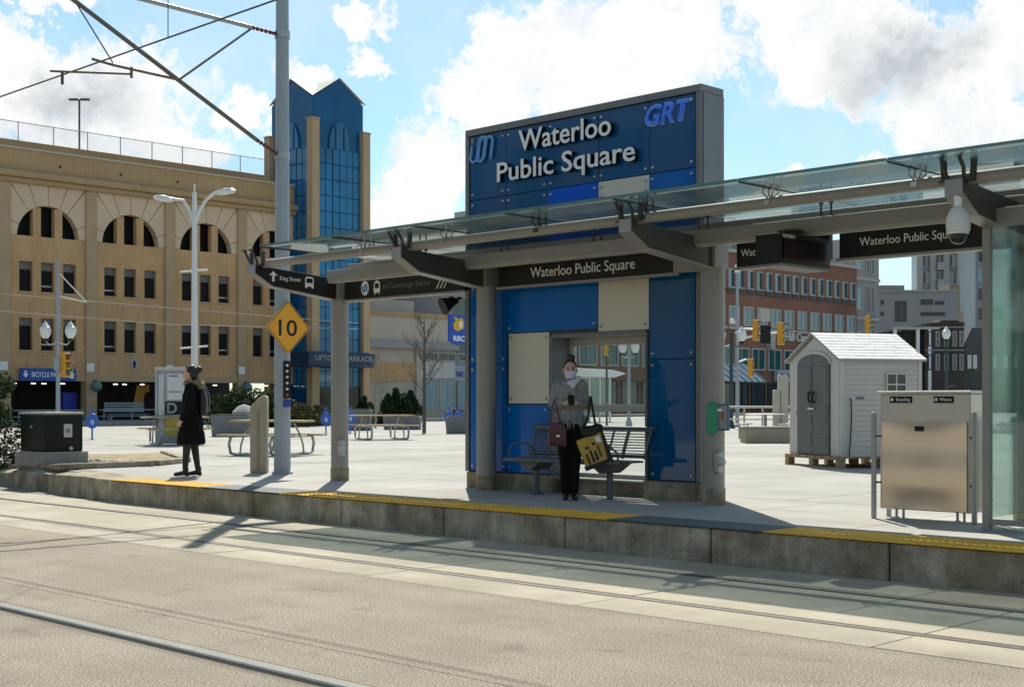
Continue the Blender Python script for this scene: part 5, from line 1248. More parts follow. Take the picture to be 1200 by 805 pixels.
# ================================================================== PLAZA FURNITURE
def picnic(p, rz, label, L=1.85):
    t = thing('picnic_table', label, 'picnic table', p, rz, 'picnic tables on the plaza', local=True)
    for k in range(4): MB().box(-L/2, L/2, -.36+k*.185, -.19+k*.185, .72, .765).build('top_plank', WOOD, t, bevel=.008, local=True)
    for s in (-1, 1):
        for k in range(1): MB().box(-L/2, L/2, s*.72-.13, s*.72+.13, .42, .46).build('seat_plank', WOOD, t, bevel=.008, local=True)
    for x in (-L*.30, L*.30):
        for s in (-1, 1):
            pts = [(x, s*.05, .70), (x, s*.30, .45), (x, s*.42, .22)]
            MB().tube(pts + [(x, s*.45, .03)], .022, 8).build('brace_tube', GALV, t, local=True)
        u = [(x-.0, -.80, .40), (x, -.86, .25), (x, -.80, .06), (x, -.6, .025), (x, .6, .025), (x, .80, .06), (x, .86, .25), (x, .80, .40)]
        MB().tube(u, .032, 8).build('leg_frame', GALV, t, local=True)
        MB().tube([(x, -.78, .41), (x, .78, .41)], .02, 6).build('cross_bar', GALV, t, local=True)
    return t
for px, py, a, lb, L in ((447, 515, 24, 'picnic table beside the bare tree, right of the shelter column', 1.95), (319, 533, -24, 'picnic table behind the slanted bollard and grey pole', 1.75), (205, 521, 24, 'picnic table behind the woman in the black coat', 1.75)):
    q = G(px, py); picnic(q, ANG + R(a), lb, L)
def kiosk():
    p = G(206, 521); t = thing('poster_kiosk', 'grey poster kiosk with paper notices behind the woman in black', 'kiosk', p, ANG - R(10), local=True)
    FR = mat('kiosk_frame', (.36,.40,.42), .5, var=.08)
    MB().box(-.42, .42, -.28, .28, .03, 2.0).build('body', mat('kiosk_body', (.30,.33,.35), .5, var=.1), t, bevel=.01, local=True)
    MB().box(-.47, .47, -.33, .33, 2.0, 2.10).build('roof', mat('kiosk_roof', (.50,.48,.42), .6, var=.1), t, bevel=.02, local=True)
    for x in (-.43, .43): MB().box(x-.03, x+.03, -.31, -.25, 0, 2.0).build('post', FR, t, bevel=.005, local=True)
    W2 = mat('paper_white', (.62,.63,.62), .7, var=.03)
    p1 = MB().box(-.12, .38, -.292, -.281, 1.22, 1.92).build('notice', W2, t, local=True)
    MB().box(-.06, .2, -.296, -.292, 1.84, 1.88).box(-.06, .3, -.296, -.292, 1.42, 1.45).build('print_lines', mat('print_grey', (.15,.16,.2), .7), p1, local=True)
    p2 = MB().box(-.18, .38, -.292, -.281, .82, 1.18).build('notice', BLACK, t, local=True)
    me = text_mesh('D', 1., .02); 
    for v in me.vertices: v.co = Vector((-.14 + v.co.x*.42, -.295 - v.co.z*.003, .86 + v.co.y*.4))
    me.materials.append(mat('print_teal', (.25,.33,.33), .6)); link('print_letter', me, p2)
    MB().box(-.18, .38, -.292, -.281, .25, .72).build('notice', mat('paper_yellow', (.50,.40,.08), .7, var=.15, scale=6), t, local=True)
    MB().box(-.37, -.22, -.292, -.281, .3, 1.9).build('side_strip', mat('kiosk_pale', (.50,.53,.54), .5), t, local=True)
kiosk()
def bike_post(p, label):
    t = thing('bike_rack_post', label, 'bike rack', p, ANG + R(15), 'blue bike posts on the plaza', local=True); t.scale = (.78, .78, .95)
    BP = mat('bike_post_blue', (.02,.13,.50), .4, var=.08)
    MB().tube([(0,0,0),(0,0,.95)], .035, 10).build('post', BP, t, local=True)
    MB().lathe([(.10,0),(.10,.015)], (0,0,0), 12).build('foot_plate', BP, t, local=True)
    MB().tube([(.22*math.cos(k*math.pi/10), -.0, .60+.22*math.sin(k*math.pi/10)) for k in range(20)], .028, 8, closed=True).build('ring', BP, t, local=True)
    MB().prism([(-.15,.40),(.15,.40),(.19,.62),(0,.86),(-.19,.62)], 'y', -.02, .02).build('plate', BP, t, local=True)
    MB().prism([(-.04,.48),(.05,.48),(.07,.60),(.0,.70),(-.06,.6)], 'y', -.026, -.02).build('mark', WHITE, t, local=True)
    MB().lathe([(.05,.95),(.055,.99),(.03,1.03)], (0,0,0), 10).build('cap', BP, t, local=True)
bike_post(G(108, 515), 'blue bike post right of the dark cabinet'); bike_post(G(382, 509.5), 'blue bike post left of the shelter column')
bike_post(G(410.5, 508), 'blue bike post just right of the shelter column'); bike_post(G(537, 506), 'blue bike post in front of the bank doors')
bike_post(G(526, 505), 'blue bike post between bare tree and bank doors')
def planter(px0, px1, d, h, label, m=None, dep=1.0):
    c = D((px0+px1)/2, 471, d); c.z = PZ; w = (px1-px0)*d/F; t = thing('concrete_planter', label, 'planter', c, ANG, 'concrete planters on the plaza', local=True)
    m = m or mat('planter_concrete', (.17,.175,.175), .85, var=.1)
    MB().prism([(-w/2,0),(w/2,0),(w/2+.06,h),(-w/2-.06,h)], 'y', -dep/2, dep/2).build('tub', m, t, bevel=.02, local=True)
    MB().box(-w/2+.05, w/2-.05, -dep/2+.06, dep/2-.06, h, h+.03).build('soil', mat('planter_soil', (.08,.06,.04), .95, var=.3), t, local=True)
planter(252, 293, 46, .72, 'grey concrete planter behind the slanted bollard'); planter(524, 552, 50, .6, 'dark planter box in front of the bank')
planter(400, 434, 56, .85, 'grey concrete planter behind the left shelter column'); planter(452, 492, 58, .55, 'long low planter under the dark evergreens', dep=1.6)
q = D(286, 486, 47); tag(MB().lathe([(.25,-.5),(.42,-.2),(.40,.1),(.2,.3),(.02,.36)], q, 14).build('boulder', GCONC), 'rounded grey boulder beside the grey planter', 'boulder')
def green_bench():
    X = -67.2; y0 = atX(122, X); t = thing('park_bench', 'pale metal bench against the garage ground floor', 'bench', (X, y0+1.2, PZ))
    GM = mat('bench_teal_grey', (.20,.26,.27), .6)
    for k in range(3): MB().box(X+.05+k*.16, X+.18+k*.16, y0, y0+2.4, .80, .84).build('seat_slat', GM, t)
    for k in range(4): MB().box(X-.02, X+.02, y0, y0+2.4, .95+k*.14, 1.05+k*.14).build('back_slat', GM, t)
    for y in (y0+.2, y0+2.2): MB().box(X, X+.45, y-.04, y+.04, PZ, .80).build('leg', GM, t)
green_bench()
def long_wall():
    # low kerb wall along the garage street
    t = thing('low_kerb_wall', 'long low concrete kerb along the street in front of the garage', 'kerb', (-60, 38, PZ))
    for k in range(14): MB().box(-61.0, -60.6, 24.1+k*2.4, 26.48+k*2.4, PZ, PZ+.22).build('kerb_stone', GCONC, t, bevel=.02)
long_wall()
def round_table():
    p = G(902, 519); p = p + Vector((.0, .0, 0))
    w = thing('seat_ledge', 'tan concrete ledge in front of the round table left of the shed', 'ledge', p, ANG, local=True)
    MB().box(-.75, 1.0, -.3, .55, 0, .42).build('block', mat('ledge_tan', (.34,.28,.20), .85, var=.1), w, bevel=.02, local=True)
    MB().box(-.78, 1.03, -.33, .58, .42, .47).build('cap', PAVE, w, bevel=.01, local=True)
    c = D(897, 471, 44); c.z = PZ
    t = thing('round_table', 'round metal table with attached stools left of the shed', 'table', c, ANG, local=True)
    GT = mat('table_grey', (.22,.24,.25), .45, metal=.4)
    MB().lathe([(.62,.74),(.64,.755),(.64,.77),(.6,.78)], (0,0,0), 28).build('top', mat('table_top', (.42,.42,.40), .5), t, local=True)
    MB().tube([(0,0,0),(0,0,.74)], .05, 12).build('pedestal', GT, t, local=True)
    for k in range(4):
        a = R(25+90*k); x, y = 1.0*math.cos(a), 1.0*math.sin(a)
        s = MB().lathe([(.17,.43),(.19,.45),(.17,.47)], (x,y,0), 16).build('stool_seat', mat('table_top', (.42,.42,.40), .5), t, local=True)
        MB().tube([(x,y,0),(x,y,.43)], .03, 8).build('stool_post', GT, s, local=True)
        MB().tube([(0,0,.25),(x,y,.25)], .022, 8).build('stool_arm', GT, s, local=True)
    # railing and pale pillars behind
    r = thing('street_railing', 'pale railing behind the round table', 'railing', D(885, 471, 56) + Vector((0,0,PZ-1.49)), ANG, local=True)
    for k in range(5): MB().tube([(-1.2+k*.75,0,0),(-1.2+k*.75,0,.95)], .04, 8).build('post', PALEF, r, local=True)
    MB().tube([(-1.3,0,.95),(1.9,0,.95)], .05, 8).build('hand_rail', PALEF, r, local=True); MB().tube([(-1.3,0,.45),(1.9,0,.45)], .03, 8).build('lower_rail', PALEF, r, local=True)
    for px, h, w_ in ((911, 1.65, .34), (917.5, 2.25, .40)):
        g = D(px, 471, 55); g.z = PZ; tag(MB().cbox((g.x,g.y,PZ+h/2), w_, .35, h, ANG).build('stone_pillar', mat('pale_pillar', (.45,.41,.34), .85, var=.1), bevel=.04), 'pale stone pillar left of the shed, ' + ('the lower one' if h < 2 else 'the taller one'), 'pillar', 'pale pillars left of the shed')
round_table()
def bank_slope():
    # raised gravel bank with dry grass right of the shed
    vs = []; b = MB(); r = random.Random(4)
    p0 = D(1085, 471, 52); p1 = D(1330, 471, 44)
    n, m = 30, 8; u = (p1-p0); u.z = 0; w = Vector((-u.y, u.x, 0)).normalized()
    for i in range(n+1):
        for j in range(m+1):
            f = j/m; q_ = p0 + u*(i/n) + w*(f*9); z = PZ + 1.35*(3*f*f-2*f**3)*min(1, i/5+.35) + mnoise.noise(q_*.8)*.08; vs.append((q_.x, q_.y, z-.02))
    fs = [(i*(m+1)+j, (i+1)*(m+1)+j, (i+1)*(m+1)+j+1, i*(m+1)+j+1) for i in range(n) for j in range(m)]
    b._add(vs, fs); structure(b.build('embankment', mat('gravel_bank', (.25,.22,.19), .95, var=.3, scale=2, fine=.4, fscale=14, bump=.8, bscale=12)))
    g = MB()
    for k in range(5200):
        i, f = r.uniform(0, 1), r.uniform(.55, 1.15); q_ = p0 + u*i + w*(f*9); z = PZ + 1.35*min(1, (3*f*f-2*f**3) if f < 1 else 1)*min(1, i*6+.35)
        h = r.uniform(.15, .42); a = r.uniform(0, 6.28); o = Vector((math.cos(a), math.sin(a), 0))*.02; tip = Vector((r.uniform(-.15,.15), r.uniform(-.15,.15), h))
        q_ = Vector((q_.x, q_.y, z-.05)); g._add([q_-o, q_+o, q_+tip], [(0,1,2)])
    tag(g.build('dry_grass', DRYG), 'dry orange-brown grass on top of the gravel bank', 'grass', kind='stuff')
    st = MB()
    for k in range(1500):
        i, f = r.uniform(.1, 1), r.uniform(.02, .7); q_ = p0 + u*i + w*(f*9); z = PZ + 1.35*(3*f*f-2*f**3)*min(1, i*6+.35); s = r.uniform(.04, .13)
        st.lathe([(s*.6,0),(s,s*.4),(s*.5,s*.9)], (q_.x, q_.y, z-.03), 5, 1, r.uniform(.6, 1))
    tag(st.build('bank_gravel', mat('gravel_stone', (.30,.27,.24), .9, var=.4, scale=9)), 'loose grey stones on the bank behind the glass screen', 'stones', kind='stuff')
bank_slope()
def front_window(parent, x0, x1, z0, z1, fr=.15, pane=SHADE_GL, frame=PALEF, mull=0, y=0., transom=0, proud=.12):
    """window on a wall facing local -y"""
    b = MB(); p = y - proud
    b.box(x0, x0+fr, p, y, z0, z1).box(x1-fr, x1, p, y, z0, z1).box(x0+fr, x1-fr, p, y, z1-fr, z1).box(x0+fr, x1-fr, p, y, z0, z0+fr)
    for k in range(mull):
        xx = x0 + (x1-x0)*(k+1)/(mull+1); b.box(xx-fr*.35, xx+fr*.35, p*.8+y*.2, y, z0+fr, z1-fr)
    if transom: b.box(x0+fr, x1-fr, p*.8+y*.2, y, z0+(z1-z0)*transom-fr*.3, z0+(z1-z0)*transom+fr*.3)
    w = b.build('window', frame, parent, smooth=False, local=True)
    MB().box(x0+fr*.8, x1-fr*.8, y-proud*.35, y, z0+fr*.8, z1-fr*.8).build('pane', pane, w, smooth=False, local=True)
    return w
def far_right():
    DB = mat('dark_brown_brick', (.060,.046,.042), .9, var=.2, scale=.5, fine=.15, fscale=5)
    def place(name, label, px0, px1, d, turn=0):
        c = D((px0+px1)/2, 471, d); c.z = 0; t = thing(name, label, 'building', c, ANG + turn, local=True)
        u = lambda px: (px - (px0+px1)/2) * d / F
        z = lambda py: HC + (YH - py) * d / F
        return t, u, z
    # flat grey concrete building
    t, u, z = place('grey_office_building', 'flat grey concrete building with dark slot windows left of the apartment tower', 1026, 1122, 185)
    MB().box(u(1026), u(1122), 0, 8, .2, z(341)).build('wall', GCONC, t, local=True); MB().box(u(1026), u(1061), .5, 8, z(341), z(334)).build('penthouse', GCONC, t, local=True)
    MB().box(u(1026), u(1122.5), -.25, 0, z(342), z(340)).build('coping', GSTONE, t, local=True)
    for a, b, c, e in ((1049,1062,377,353),(1079,1093,357,351),(1096,1106,357,353),(1079,1107,370,366),(1032,1035.5,357,352),(1032,1035.5,370,366),(1079,1094,383,380)):
        front_window(t, u(a), u(b), z(c), z(e), .2, DGLASS, WINFR, 2 if b-a > 10 else 0)
    # tall apartment tower with stacked balconies
    t, u, z = place('apartment_tower', 'tall grey glass apartment tower with stacked balconies', 1074, 1142, 240)
    AG = mat('tower_glass_grey', (.17,.20,.23), .25, var=.3, scale=.25, coat=.2); AC = mat('tower_concrete', (.36,.355,.345), .8, var=.06)
    MB().box(u(1074), u(1142), 0, 3, .2, 31).build('wall', AG, t, local=True)
    for k in range(5): x = u(1074) + k*(u(1142)-u(1074)-.9)/4; MB().box(x, x+.9, -.5, 0, .2, 31).build('pier', AC, t, local=True)
    for k in range(9):
        zz = 3.3 + k*3.05
        for j in range(4):
            x = u(1074) + .95 + j*(u(1142)-u(1074)-.9)/4; w = (u(1142)-u(1074)-.9)/4 - .95
            front_window(t, x+.05, x+w*.55, zz+.5, zz+2.75, .14, SHADE_GL if (j*3+k) % 4 else TEALG, AC); front_window(t, x+w*.6, x+w-.05, zz+.5, zz+2.75, .14, DGLASS if (j+k) % 3 else TEALG, AC)
            if (j + k//5) % 2 == 0:
                q = MB().box(x, x+w, -1.3, 0, zz, zz+.28).build('balcony', AC, t, local=True)
                MB().box(x, x+w, -1.3, -1.24, zz+.28, zz+1.3).build('balustrade', mat('balcony_glass', (.26,.31,.34), .15, var=.3, coat=.3), q, local=True)
    # beige stepped block
    t, u, z = place('stepped_beige_tower', 'beige stepped tower in front of the glass apartment tower', 1108, 1126, 210)
    BE = mat('weathered_beige', (.32,.27,.20), .9, var=.12, scale=.3)
    MB().box(u(1112), u(1125), 0, 5, .2, z(333)).build('wall', BE, t, local=True); MB().box(u(1110), u(1127), -.6, 0, .2, z(366)).build('lower_wall', BE, t, local=True)
    for k in range(5): front_window(t, u(1114), u(1117.5), z(364-k*6.5), z(360-k*6.5), .12, DGLASS, BE); front_window(t, u(1119), u(1122.5), z(364-k*6.5), z(360-k*6.5), .12, DGLASS, BE)
    # slim tower by the post
    t, u, z = place('slim_glass_tower', 'slim blue-grey tower partly behind the glass screen', 1143, 1196, 220)
    MB().box(u(1143), u(1196), 0, 8, .2, 40).build('wall', mat('slim_tower_wall', (.22,.245,.27), .4, var=.15, scale=.2), t, local=True)
    for k in range(11):
        for j in range(3): x = u(1145) + j*2.3; front_window(t, x, x+1.9, 2.2+k*3.1, 4.4+k*3.1, .14, TEALG if (j+k) % 3 == 0 else DGLASS, GSTONE)
    # heritage house with stepped gable
    t, u, z = place('heritage_house', 'dark brown brick house with stepped gable behind the shed', 1084, 1130, 150)
    MB().box(u(1084), u(1130), 0, 9, .2, z(380)).build('wall', DB, t, local=True)
    MB().prism([(u(1092),z(380)),(u(1130),z(380)),(u(1130),z(378)),(u(1124),z(377.5)),(u(1122),z(374)),(u(1103),z(374)),(u(1101),z(377.5)),(u(1092),z(378))], 'y', -.1, 3).build('gable', DB, t, local=True)
    MB().box(u(1102), u(1123), -.35, -.1, z(375.5), z(374)).build('gable_coping', GCONC, t, local=True)
    for a in (1087, 1096, 1106, 1116, 1124):
        for b, e in ((406, 388), (434, 415)): front_window(t, u(a), u(a+5), z(b), z(e), .14, DGLASS, WINFR if (a+b) % 2 else GCONC, transom=.5)
    for py in (384, 411): MB().box(u(1084), u(1130), -.18, 0, z(py), z(py-1.2)).build('string_course', GCONC, t, local=True)
    # low porch building
    t, u, z = place('white_porch_building', 'low dark building with white porch columns behind the shed roof', 1042, 1084, 152)
    MB().box(u(1042), u(1084), .0, 6, .2, z(388)).build('wall', DB, t, local=True); MB().box(u(1040), u(1094), -2.2, 0, z(387), z(384.5)).build('porch_roof', PALEF, t, local=True)
    for p in (1043, 1069.5, 1083): MB().tube([(u(p),-1.9,.33),(u(p),-1.9,z(387))], .22, 10).build('column', WHITE, t, local=True)
    for p in (1051, 1060, 1075): front_window(t, u(p), u(p+5), z(410), z(392), .15, DGLASS, WINFR)
    # grey house with pale trim
    t, u, z = place('pale_trimmed_house', 'grey brick house with pale window trim right of the heritage house', 1131, 1212, 155)
    MB().box(u(1131), u(1212), 0, 8, .2, z(404)).build('wall', mat('greybrown_brick', (.10,.095,.092), .9, var=.2, scale=.4), t, local=True)
    MB().prism([(u(1130),z(404)),(u(1213),z(404)),(u(1205),z(384)),(u(1139),z(384))], 'y', .1, 6).build('roof', mat('slate', (.09,.095,.10), .8, var=.2, scale=1), t, local=True)
    for a in (1133.5, 1140, 1163, 1176, 1189, 1200): front_window(t, u(a), u(a+4.5), z(432), z(416), .2, DGLASS, WHITE, transom=.5)
    # street trees and a row of parked-street clutter stay low: dark hedge
    t = thing('street_hedge', 'dark bare hedge along the street behind the shed', 'hedge', D(1120, 471, 78) + Vector((0,0,PZ-1.49)))
    p = D(1120, 471, 78); bl = [(p + Vector((CS, SN, 0))*(k*.8-2.4) + Vector((0,0,1.2+rnd.uniform(-.2,.3)-p.z+PZ)), .7, .6, .7) for k in range(10)]
    leafy('foliage', bl, 1800, .09, leafmat('hedge_leaf', (.05,.04,.03)), t, 77)
far_right()
def far_buildings_across():
    # street frontage across the tracks, seen mirrored in the blue panels
    t = thing('frontage_building', 'brown brick frontage across the tracks, seen mirrored in the blue sign panels', 'building', (-55, -18, 0))
    BB = mat('frontage_brick', (.13,.125,.105), .9, var=.15, scale=.4)
    MB().box(-95, -33, -30, -18, -.05, 14).build('wall', BB, t); 
    for k in range(12):
        for j in range(3): MB().box(-93+k*5, -90.4+k*5, -18, -17.9, 2.2+j*4, 4.8+j*4).build('window', SHADE_GL, t)
    t = thing('grey_frontage_building', 'low grey frontage across the tracks, seen mirrored in the shelter glass', 'building', (-10, -20, 0))
    MB().box(-31, 26, -32, -20, -.05, 9).build('wall', GCONC, t)
    for k in range(11):
        for j in range(2): MB().box(-30+k*5, -27+k*5, -20, -19.9, 1.0+j*4.2, 3.8+j*4.2).build('window', SHADE_GL, t)
far_buildings_across()

# ================================================================== PEOPLE
SKIN = mat('skin', (.58,.35,.26), .55, var=.03); HAIR = mat('dark_hair', (.018,.013,.010), .5, var=.2, scale=60)
def woman_coat():
    p = G(224, 557.5); k = 1.0
    # local: faces +x
    t = thing('person', 'woman in a long black coat with fur-trimmed hood looking along the track', 'person', p, math.atan2(-SN, -CS) + R(4), local=True)
    BK = mat('black_coat', (.006,.006,.007), .85, var=.3, scale=14, bump=.3, bscale=25, spec=.15); TG = mat('dark_tights', (.022,.020,.016), .7, var=.1); SH = mat('black_shoes', (.010,.010,.010), .35)
    legs = []
    for s, fx in ((1, .10), (-1, -.07)):
        legs += [('c', (0, s*.085, .86), .088, (fx*.5, s*.09, .48), .062), ('c', (fx*.5, s*.09, .48), .060, (fx-.02, s*.085, .11), .037)]
    body = legs + [('l', [(.80,0,0,.12,.16),(.95,0,0,.125,.165),(1.12,.0,0,.10,.135),(1.30,.01,0,.11,.155),(1.42,.0,0,.085,.15)]),
                   ('c', (0,0,1.40), .05, (.02,0,1.52), .047), ('e', (.035,0,1.605), .092, .073, .112), ('c', (.11,0,1.60), .016, (.128,0,1.585), .015),
                   ('c', (.075,0,1.535), .035, (.085,0,1.53), .03)]
    for s in (1, -1): body += [('c', (-.01, s*.17, 1.40), .05, (-.02, s*.2, 1.14), .042), ('c', (-.02, s*.2, 1.14), .04, (.10, s*.16, .95), .03)]
    blobmesh('body', SKIN, body, .014, t)
    blobmesh('tights', TG, [(q[0], q[1], q[2]+.006, q[3], q[4]+.006) for q in legs], .013, t)
    for s, fx in ((1, .10), (-1, -.07)):
        sh = blobmesh('shoe', SH, [('c', (fx-.03, s*.085, .12), .046, (fx-.03, s*.085, .06), .044), ('c', (fx-.03, s*.085, .055), .042, (fx+.13, s*.088, .03), .030), ('b', (fx-.055, s*.085, .025), .05, .055, .05)], .009, t, 2)
    coat = [('l', [(.50,.0,0,.225,.205),(.58,.0,0,.215,.20),(.85,.0,0,.175,.18),(1.05,0,0,.135,.16),(1.25,0,0,.130,.18),(1.38,-.01,0,.108,.17),(1.46,-.01,0,.070,.10)])]
    for s in (1, -1): coat += [('c', (-.01, s*.175, 1.385), .075, (-.03, s*.225, 1.13), .066), ('c', (-.03, s*.225, 1.13), .064, (.10, s*.205, .90), .052)]
    blobmesh('coat', BK, coat, .012, t, 3, fold=.016)
    FU = mat('fur_trim', (.22,.17,.11), .95, var=.5, scale=40, bump=1, bscale=60)
    fur = []
    for j in range(12):
        a = 2*math.pi*j/12; fur.append(('e', (-.03+.11*math.cos(a), .125*math.sin(a), 1.462+.02*math.sin(a*3)-.025*math.cos(a)), .046, .046, .042))
    fur.append(('e', (-.15,0,1.42), .07, .14, .07)); blobmesh('fur_hood', FU, fur, .012, t, 1)
    for s in (1, -1):
        hand = [('c', (.115, s*.20, .885), .028, (.135, s*.195, .84), .026)] + [('c', (.125+.016*j, s*(.205-.006*j), .835), .009, (.135+.02*j, s*(.20-.004*j), .775+.006*j), .0075) for j in range(4)] + [('c', (.145, s*.18, .86), .011, (.17, s*.17, .82), .009)]
        blobmesh('hand', SKIN, hand, .006, t, 1)
    blobmesh('hair', HAIR, [('e', (-.005,0,1.635), .098, .085, .105), ('e', (-.05,0,1.58), .065, .075, .08), ('e', (-.125,0,1.67), .055, .055, .055), ('c', (-.02,0,1.70), .05, (.06,0,1.685), .035)], .01, t, 2)
    for s in (1, -1):
        MB().ball((.112, s*.033, 1.615), .011, 8).build('eye', BLACK, t, local=True); MB().ball((.025, s*.076, 1.595), .02, 8, 1.4).build('ear', SKIN, t, local=True)
    MB().ball((.118, 0, 1.555), .018, 8, .4).build('mouth', mat('lips', (.35,.12,.10), .5), t, local=True)
    # backpack
    b = thing('backpack', 'dark backpack with a pale strap on the woman in the black coat', 'backpack', p, t.rotation_euler.z, local=True)
    blobmesh('pack', mat('pack_black', (.014,.015,.017), .6), [('l', [(.95,-.19,0,.055,.12),(1.02,-.195,0,.065,.135),(1.25,-.19,0,.062,.13),(1.34,-.175,0,.04,.10)])], .014, b, 2)
    for s in (1, -1): MB().tube([(-.14,s*.10,1.41),(-.21,s*.12,1.385),(-.262,s*.13,1.28),(-.268,s*.12,1.12),(-.25,s*.10,1.0)], .007, 8).build('strap', mat('strap_grey', (.26,.27,.29), .5), b, local=True)
woman_coat()
def woman_phone():
    p = G(668, 585.5)
    t = thing('person', 'woman in grey sweater and face mask looking at her phone by the bench', 'person', p, R(45), local=True)   # local: faces -y
    GR = mat('grey_knit', (.26,.26,.245), .9, var=.35, scale=22, bump=.7, bscale=70); TR = mat('black_trousers', (.006,.006,.008), .85, var=.2, scale=20, spec=.15)
    legs = []
    for s in (1, -1): legs += [('c', (s*.075, 0, .88), .080, (s*.058, -.01, .48), .058), ('c', (s*.058, -.01, .48), .056, (s*.05, .015, .10), .040)]
    H = 1.50
    body = legs + [('l', [(.82,0,0,.140,.105),(.95,0,0,.145,.11),(1.10,0,0,.120,.09),(1.28,0,0,.138,.10),(1.39,0,.005,.130,.078)]),
                   ('c', (0,.005,1.38), .05, (0,-.015,1.48), .046), ('e', (0,-.03,1.535), .073, .088, .108), ('c', (0,-.105,1.535), .014, (0,-.122,1.518), .014), ('c', (0,-.085,1.455), .032, (0,-.09,1.46), .028)]
    arms = []
    for s in (1, -1): arms += [('c', (s*.145, .01, 1.365), .046, (s*.200, .03, 1.13), .038), ('c', (s*.200, .03, 1.13), .036, (s*.055, -.205, 1.145), .027)]
    blobmesh('body', SKIN, body + arms, .013, t)
    blobmesh('trousers', TR, [(q[0], q[1], q[2]+.014, q[3], q[4]+.016) for q in legs] + [('l', [(.80,0,0,.150,.118),(.95,0,0,.155,.122),(1.05,0,0,.135,.11)])], .012, t, 3, fold=.009)
    for s in (1, -1):
        blobmesh('shoe', mat('dark_boots', (.02,.018,.016), .5), [('c', (s*.05,.015,.11), .044, (s*.05,.015,.055), .043), ('c', (s*.05,.01,.04), .04, (s*.065,-.13,.032), .03)], .009, t, 2)
    sw = [('l', [(.94,0,0,.172,.140),(1.0,0,0,.170,.138),(1.12,0,0,.148,.122),(1.28,0,0,.160,.125),(1.37,0,.005,.145,.10),(1.42,0,.0,.085,.08)])]
    for s in (1, -1): sw += [('c', (s*.148,.01,1.365), .062, (s*.205,.035,1.13), .054), ('c', (s*.205,.035,1.13), .052, (s*.075,-.165,1.14), .042)]
    blobmesh('sweater', GR, sw, .011, t, 3, fold=.013)
    fr = MB(); r = random.Random(3)
    for j in range(46):
        a = 2*math.pi*j/46; x, y = .172*math.cos(a), .140*math.sin(a); fr.tube([(x, y, .955), (x*1.02, y*1.02, .93-r.uniform(.0,.03)), (x*1.0, y, .90-r.uniform(0,.07))], [.012,.010,.004], 5)
    tag(fr.build('fringe', GR, t, local=True), kind='stuff')
    for s in (1, -1):
        c = Vector((s*.040, -.225, 1.145)); hand = [('c', c+Vector((s*.02,.03,0)), .030, c+Vector((0,-.02,.0)), .030)]
        for j in range(4): hand.append(('c', c+Vector((-s*.005,-.030+.018*j-.01,-.012)), .0105, c+Vector((-s*.035,-.035+.018*j,.016+.004*j)), .009))
        hand.append(('c', c+Vector((s*.005,-.005,.028)), .011, c+Vector((-s*.022,-.022,.046)), .009)); blobmesh('hand', SKIN, hand, .006, t, 1)
    WSC = mat('white_scarf', (.62,.62,.64), .85, var=.08, scale=25, bump=.4, bscale=40)
    sc_ = []
    for j in range(14):
        a = 2*math.pi*j/14; sc_.append(('e', (.082*math.cos(a)+.016, .0+.078*math.sin(a), 1.398+.012*math.sin(a)+.034*math.cos(a)), .034, .032, .034))
    sc_ += [('c', (.092,-.03,1.445), .032, (.03,-.10,1.345), .028)]
    blobmesh('scarf', WSC, sc_, .010, t, 2, fold=.01)
    blobmesh('face_mask', mat('mask_white', (.62,.58,.74), .8, var=.03), [('l', [(1.435,0,-.045,.052,.062),(1.47,0,-.052,.066,.076),(1.50,0,-.054,.069,.079),(1.523,0,-.054,.066,.075)])], .008, t, 2)
    blobmesh('hair', mat('brown_hair', (.035,.022,.014), .5, var=.3, scale=60), [('e', (0,.012,1.580), .084, .085, .095), ('e', (0,.045,1.53), .074, .06, .09), ('e', (.012,.02,1.685), .055, .052, .045)], .009, t, 2)
    for s in (1, -1):
        MB().ball((s*.030,-.112,1.545), .010, 8).build('eye', BLACK, t, local=True); MB().ball((s*.076,-.015,1.53), .018, 8, 1.4).build('ear', SKIN, t, local=True)
        MB().tube([(s*.014,-.117,1.566),(s*.048,-.104,1.568)], .004, 5).build('eyebrow', HAIR, t, local=True)
    ph = thing('phone', 'dark phone held by the masked woman', 'phone', p, R(45), local=True)
    q = MB().cbox((0,0,0), .074, .009, .15); me = q.mesh('case', BLACK, bevel=.003); o = link('case', me, ph, (0,-.262,1.185)); o.rotation_euler = (R(-40),0,0)
    o2 = link('screen', MB().box(-.033,.033,.0046,.006,-.07,.07).mesh('screen', mat('phone_screen', (.02,.03,.05), .1)), o)
    # maroon handbag on her right side, black straps and tote on her left
    hb = thing('handbag', 'maroon leather handbag hanging at the woman\'s right side', 'handbag', p, R(45), local=True)
    MR = mat('maroon_leather', (.085,.020,.026), .4, var=.15, scale=9)
    b = MB().prism([(-.265,.65),(-.045,.63),(-.05,.85),(-.10,.915),(-.22,.92),(-.27,.87)], 'y', -.185, -.085).build('bag', MR, hb, bevel=.02, seg=2, local=True)
    MB().box(-.255,-.055,-.197,-.185,.79,.84).build('flap_band', MR, b, local=True, bevel=.004); MB().box(-.17,-.13,-.20,-.19,.75,.775).build('buckle', CHROME, b, local=True)
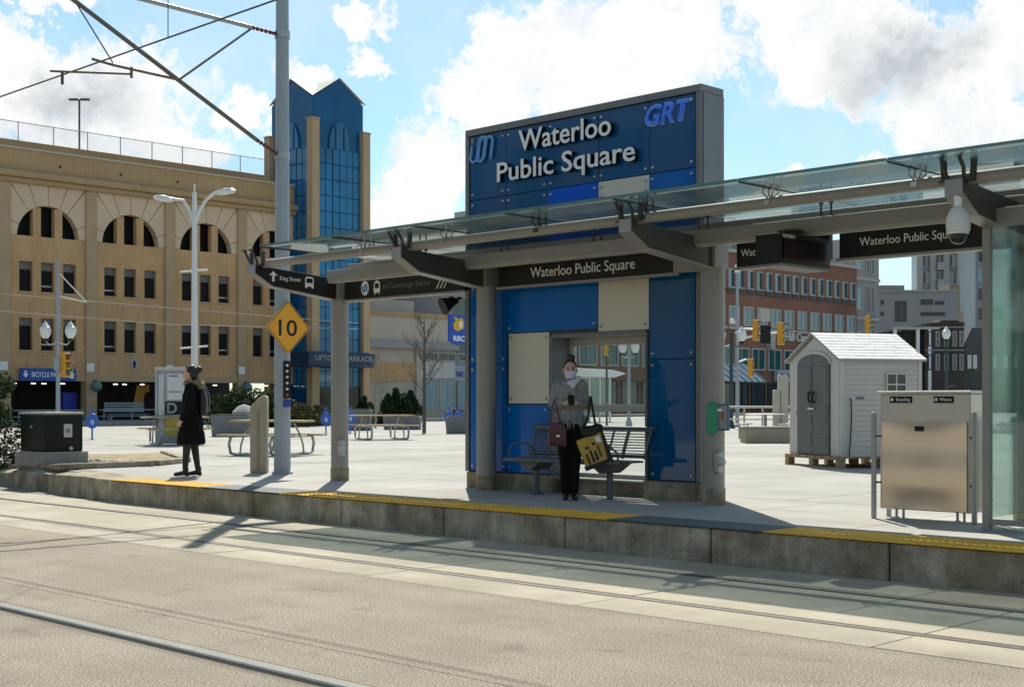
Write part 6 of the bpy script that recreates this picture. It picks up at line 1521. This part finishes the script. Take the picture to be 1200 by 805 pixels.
    MB().tube([(-.23,-.135,.91),(-.235,-.13,1.0),(-.22,-.12,1.10),(-.19,-.06,1.19),(-.165,-.13,1.08),(-.12,-.135,.91)], .011, 8).build('handle', MR, b, local=True)
    tb_ = thing('tote_bag', 'yellow and black patterned tote bag at the woman\'s left side', 'bag', p, R(45), local=True)
    TY = mat('tote_yellow', (.50,.33,.06), .7, var=.1, scale=8); TB = mat('tote_black', (.012,.011,.010), .6)
    a = R(20); rot = lambda x, z: (.275+(x)*math.cos(a)-(z)*math.sin(a), .60+(x)*math.sin(a)+(z)*math.cos(a))
    b = MB().prism([rot(-.16,-.19), rot(.16,-.19), rot(.165,.17), rot(-.165,.17)], 'y', -.175, -.05).build('bag', TY, tb_, bevel=.015, local=True)
    MB().prism([rot(-.172,-.205), rot(.172,-.205), rot(.172,-.155), rot(-.172,-.155)], 'y', -.185, -.04).build('bottom_band', TB, b, local=True)
    MB().prism([rot(.11,-.16), rot(.172,-.16), rot(.172,.17), rot(.14,.17)], 'y', -.182, -.045).build('side_band', TB, b, local=True)
    for k, (x, z, w, h) in enumerate(((-.10,-.08,.035,.14), (-.045,-.06,.03,.16), (.005,-.07,.035,.12), (.055,-.03,.03,.15), (-.07,.05,.05,.03), (.02,.07,.045,.035))):
        MB().prism([rot(x-w/2,z-h/2), rot(x+w/2,z-h/2), rot(x+w*.3,z+h/2), rot(x-w*.5,z+h*.4)], 'y', -.180, -.175).build('printed_figure', TB if k % 3 else mat('tote_brown', (.10,.06,.02), .7), b, local=True)
    MB().prism([rot(.06,.07), rot(.12,.06), rot(.11,.14), rot(.05,.13)], 'y', -.181, -.175).build('printed_patch', WHITE, b, local=True)
    blobmesh('dark_lining', TB, [('e', (.235,-.11,.80), .14, .075, .085), ('e', (.32,-.11,.86), .07, .06, .05)], .014, tb_, 2)
    MB().tube([(.16,-.11,.84),(.21,-.12,1.0),(.235,-.06,1.16),(.25,.02,1.22),(.265,.0,1.1),(.285,-.08,.95),(.31,-.11,.84)], .014, 8).build('strap', TB, tb_, local=True)
woman_phone()
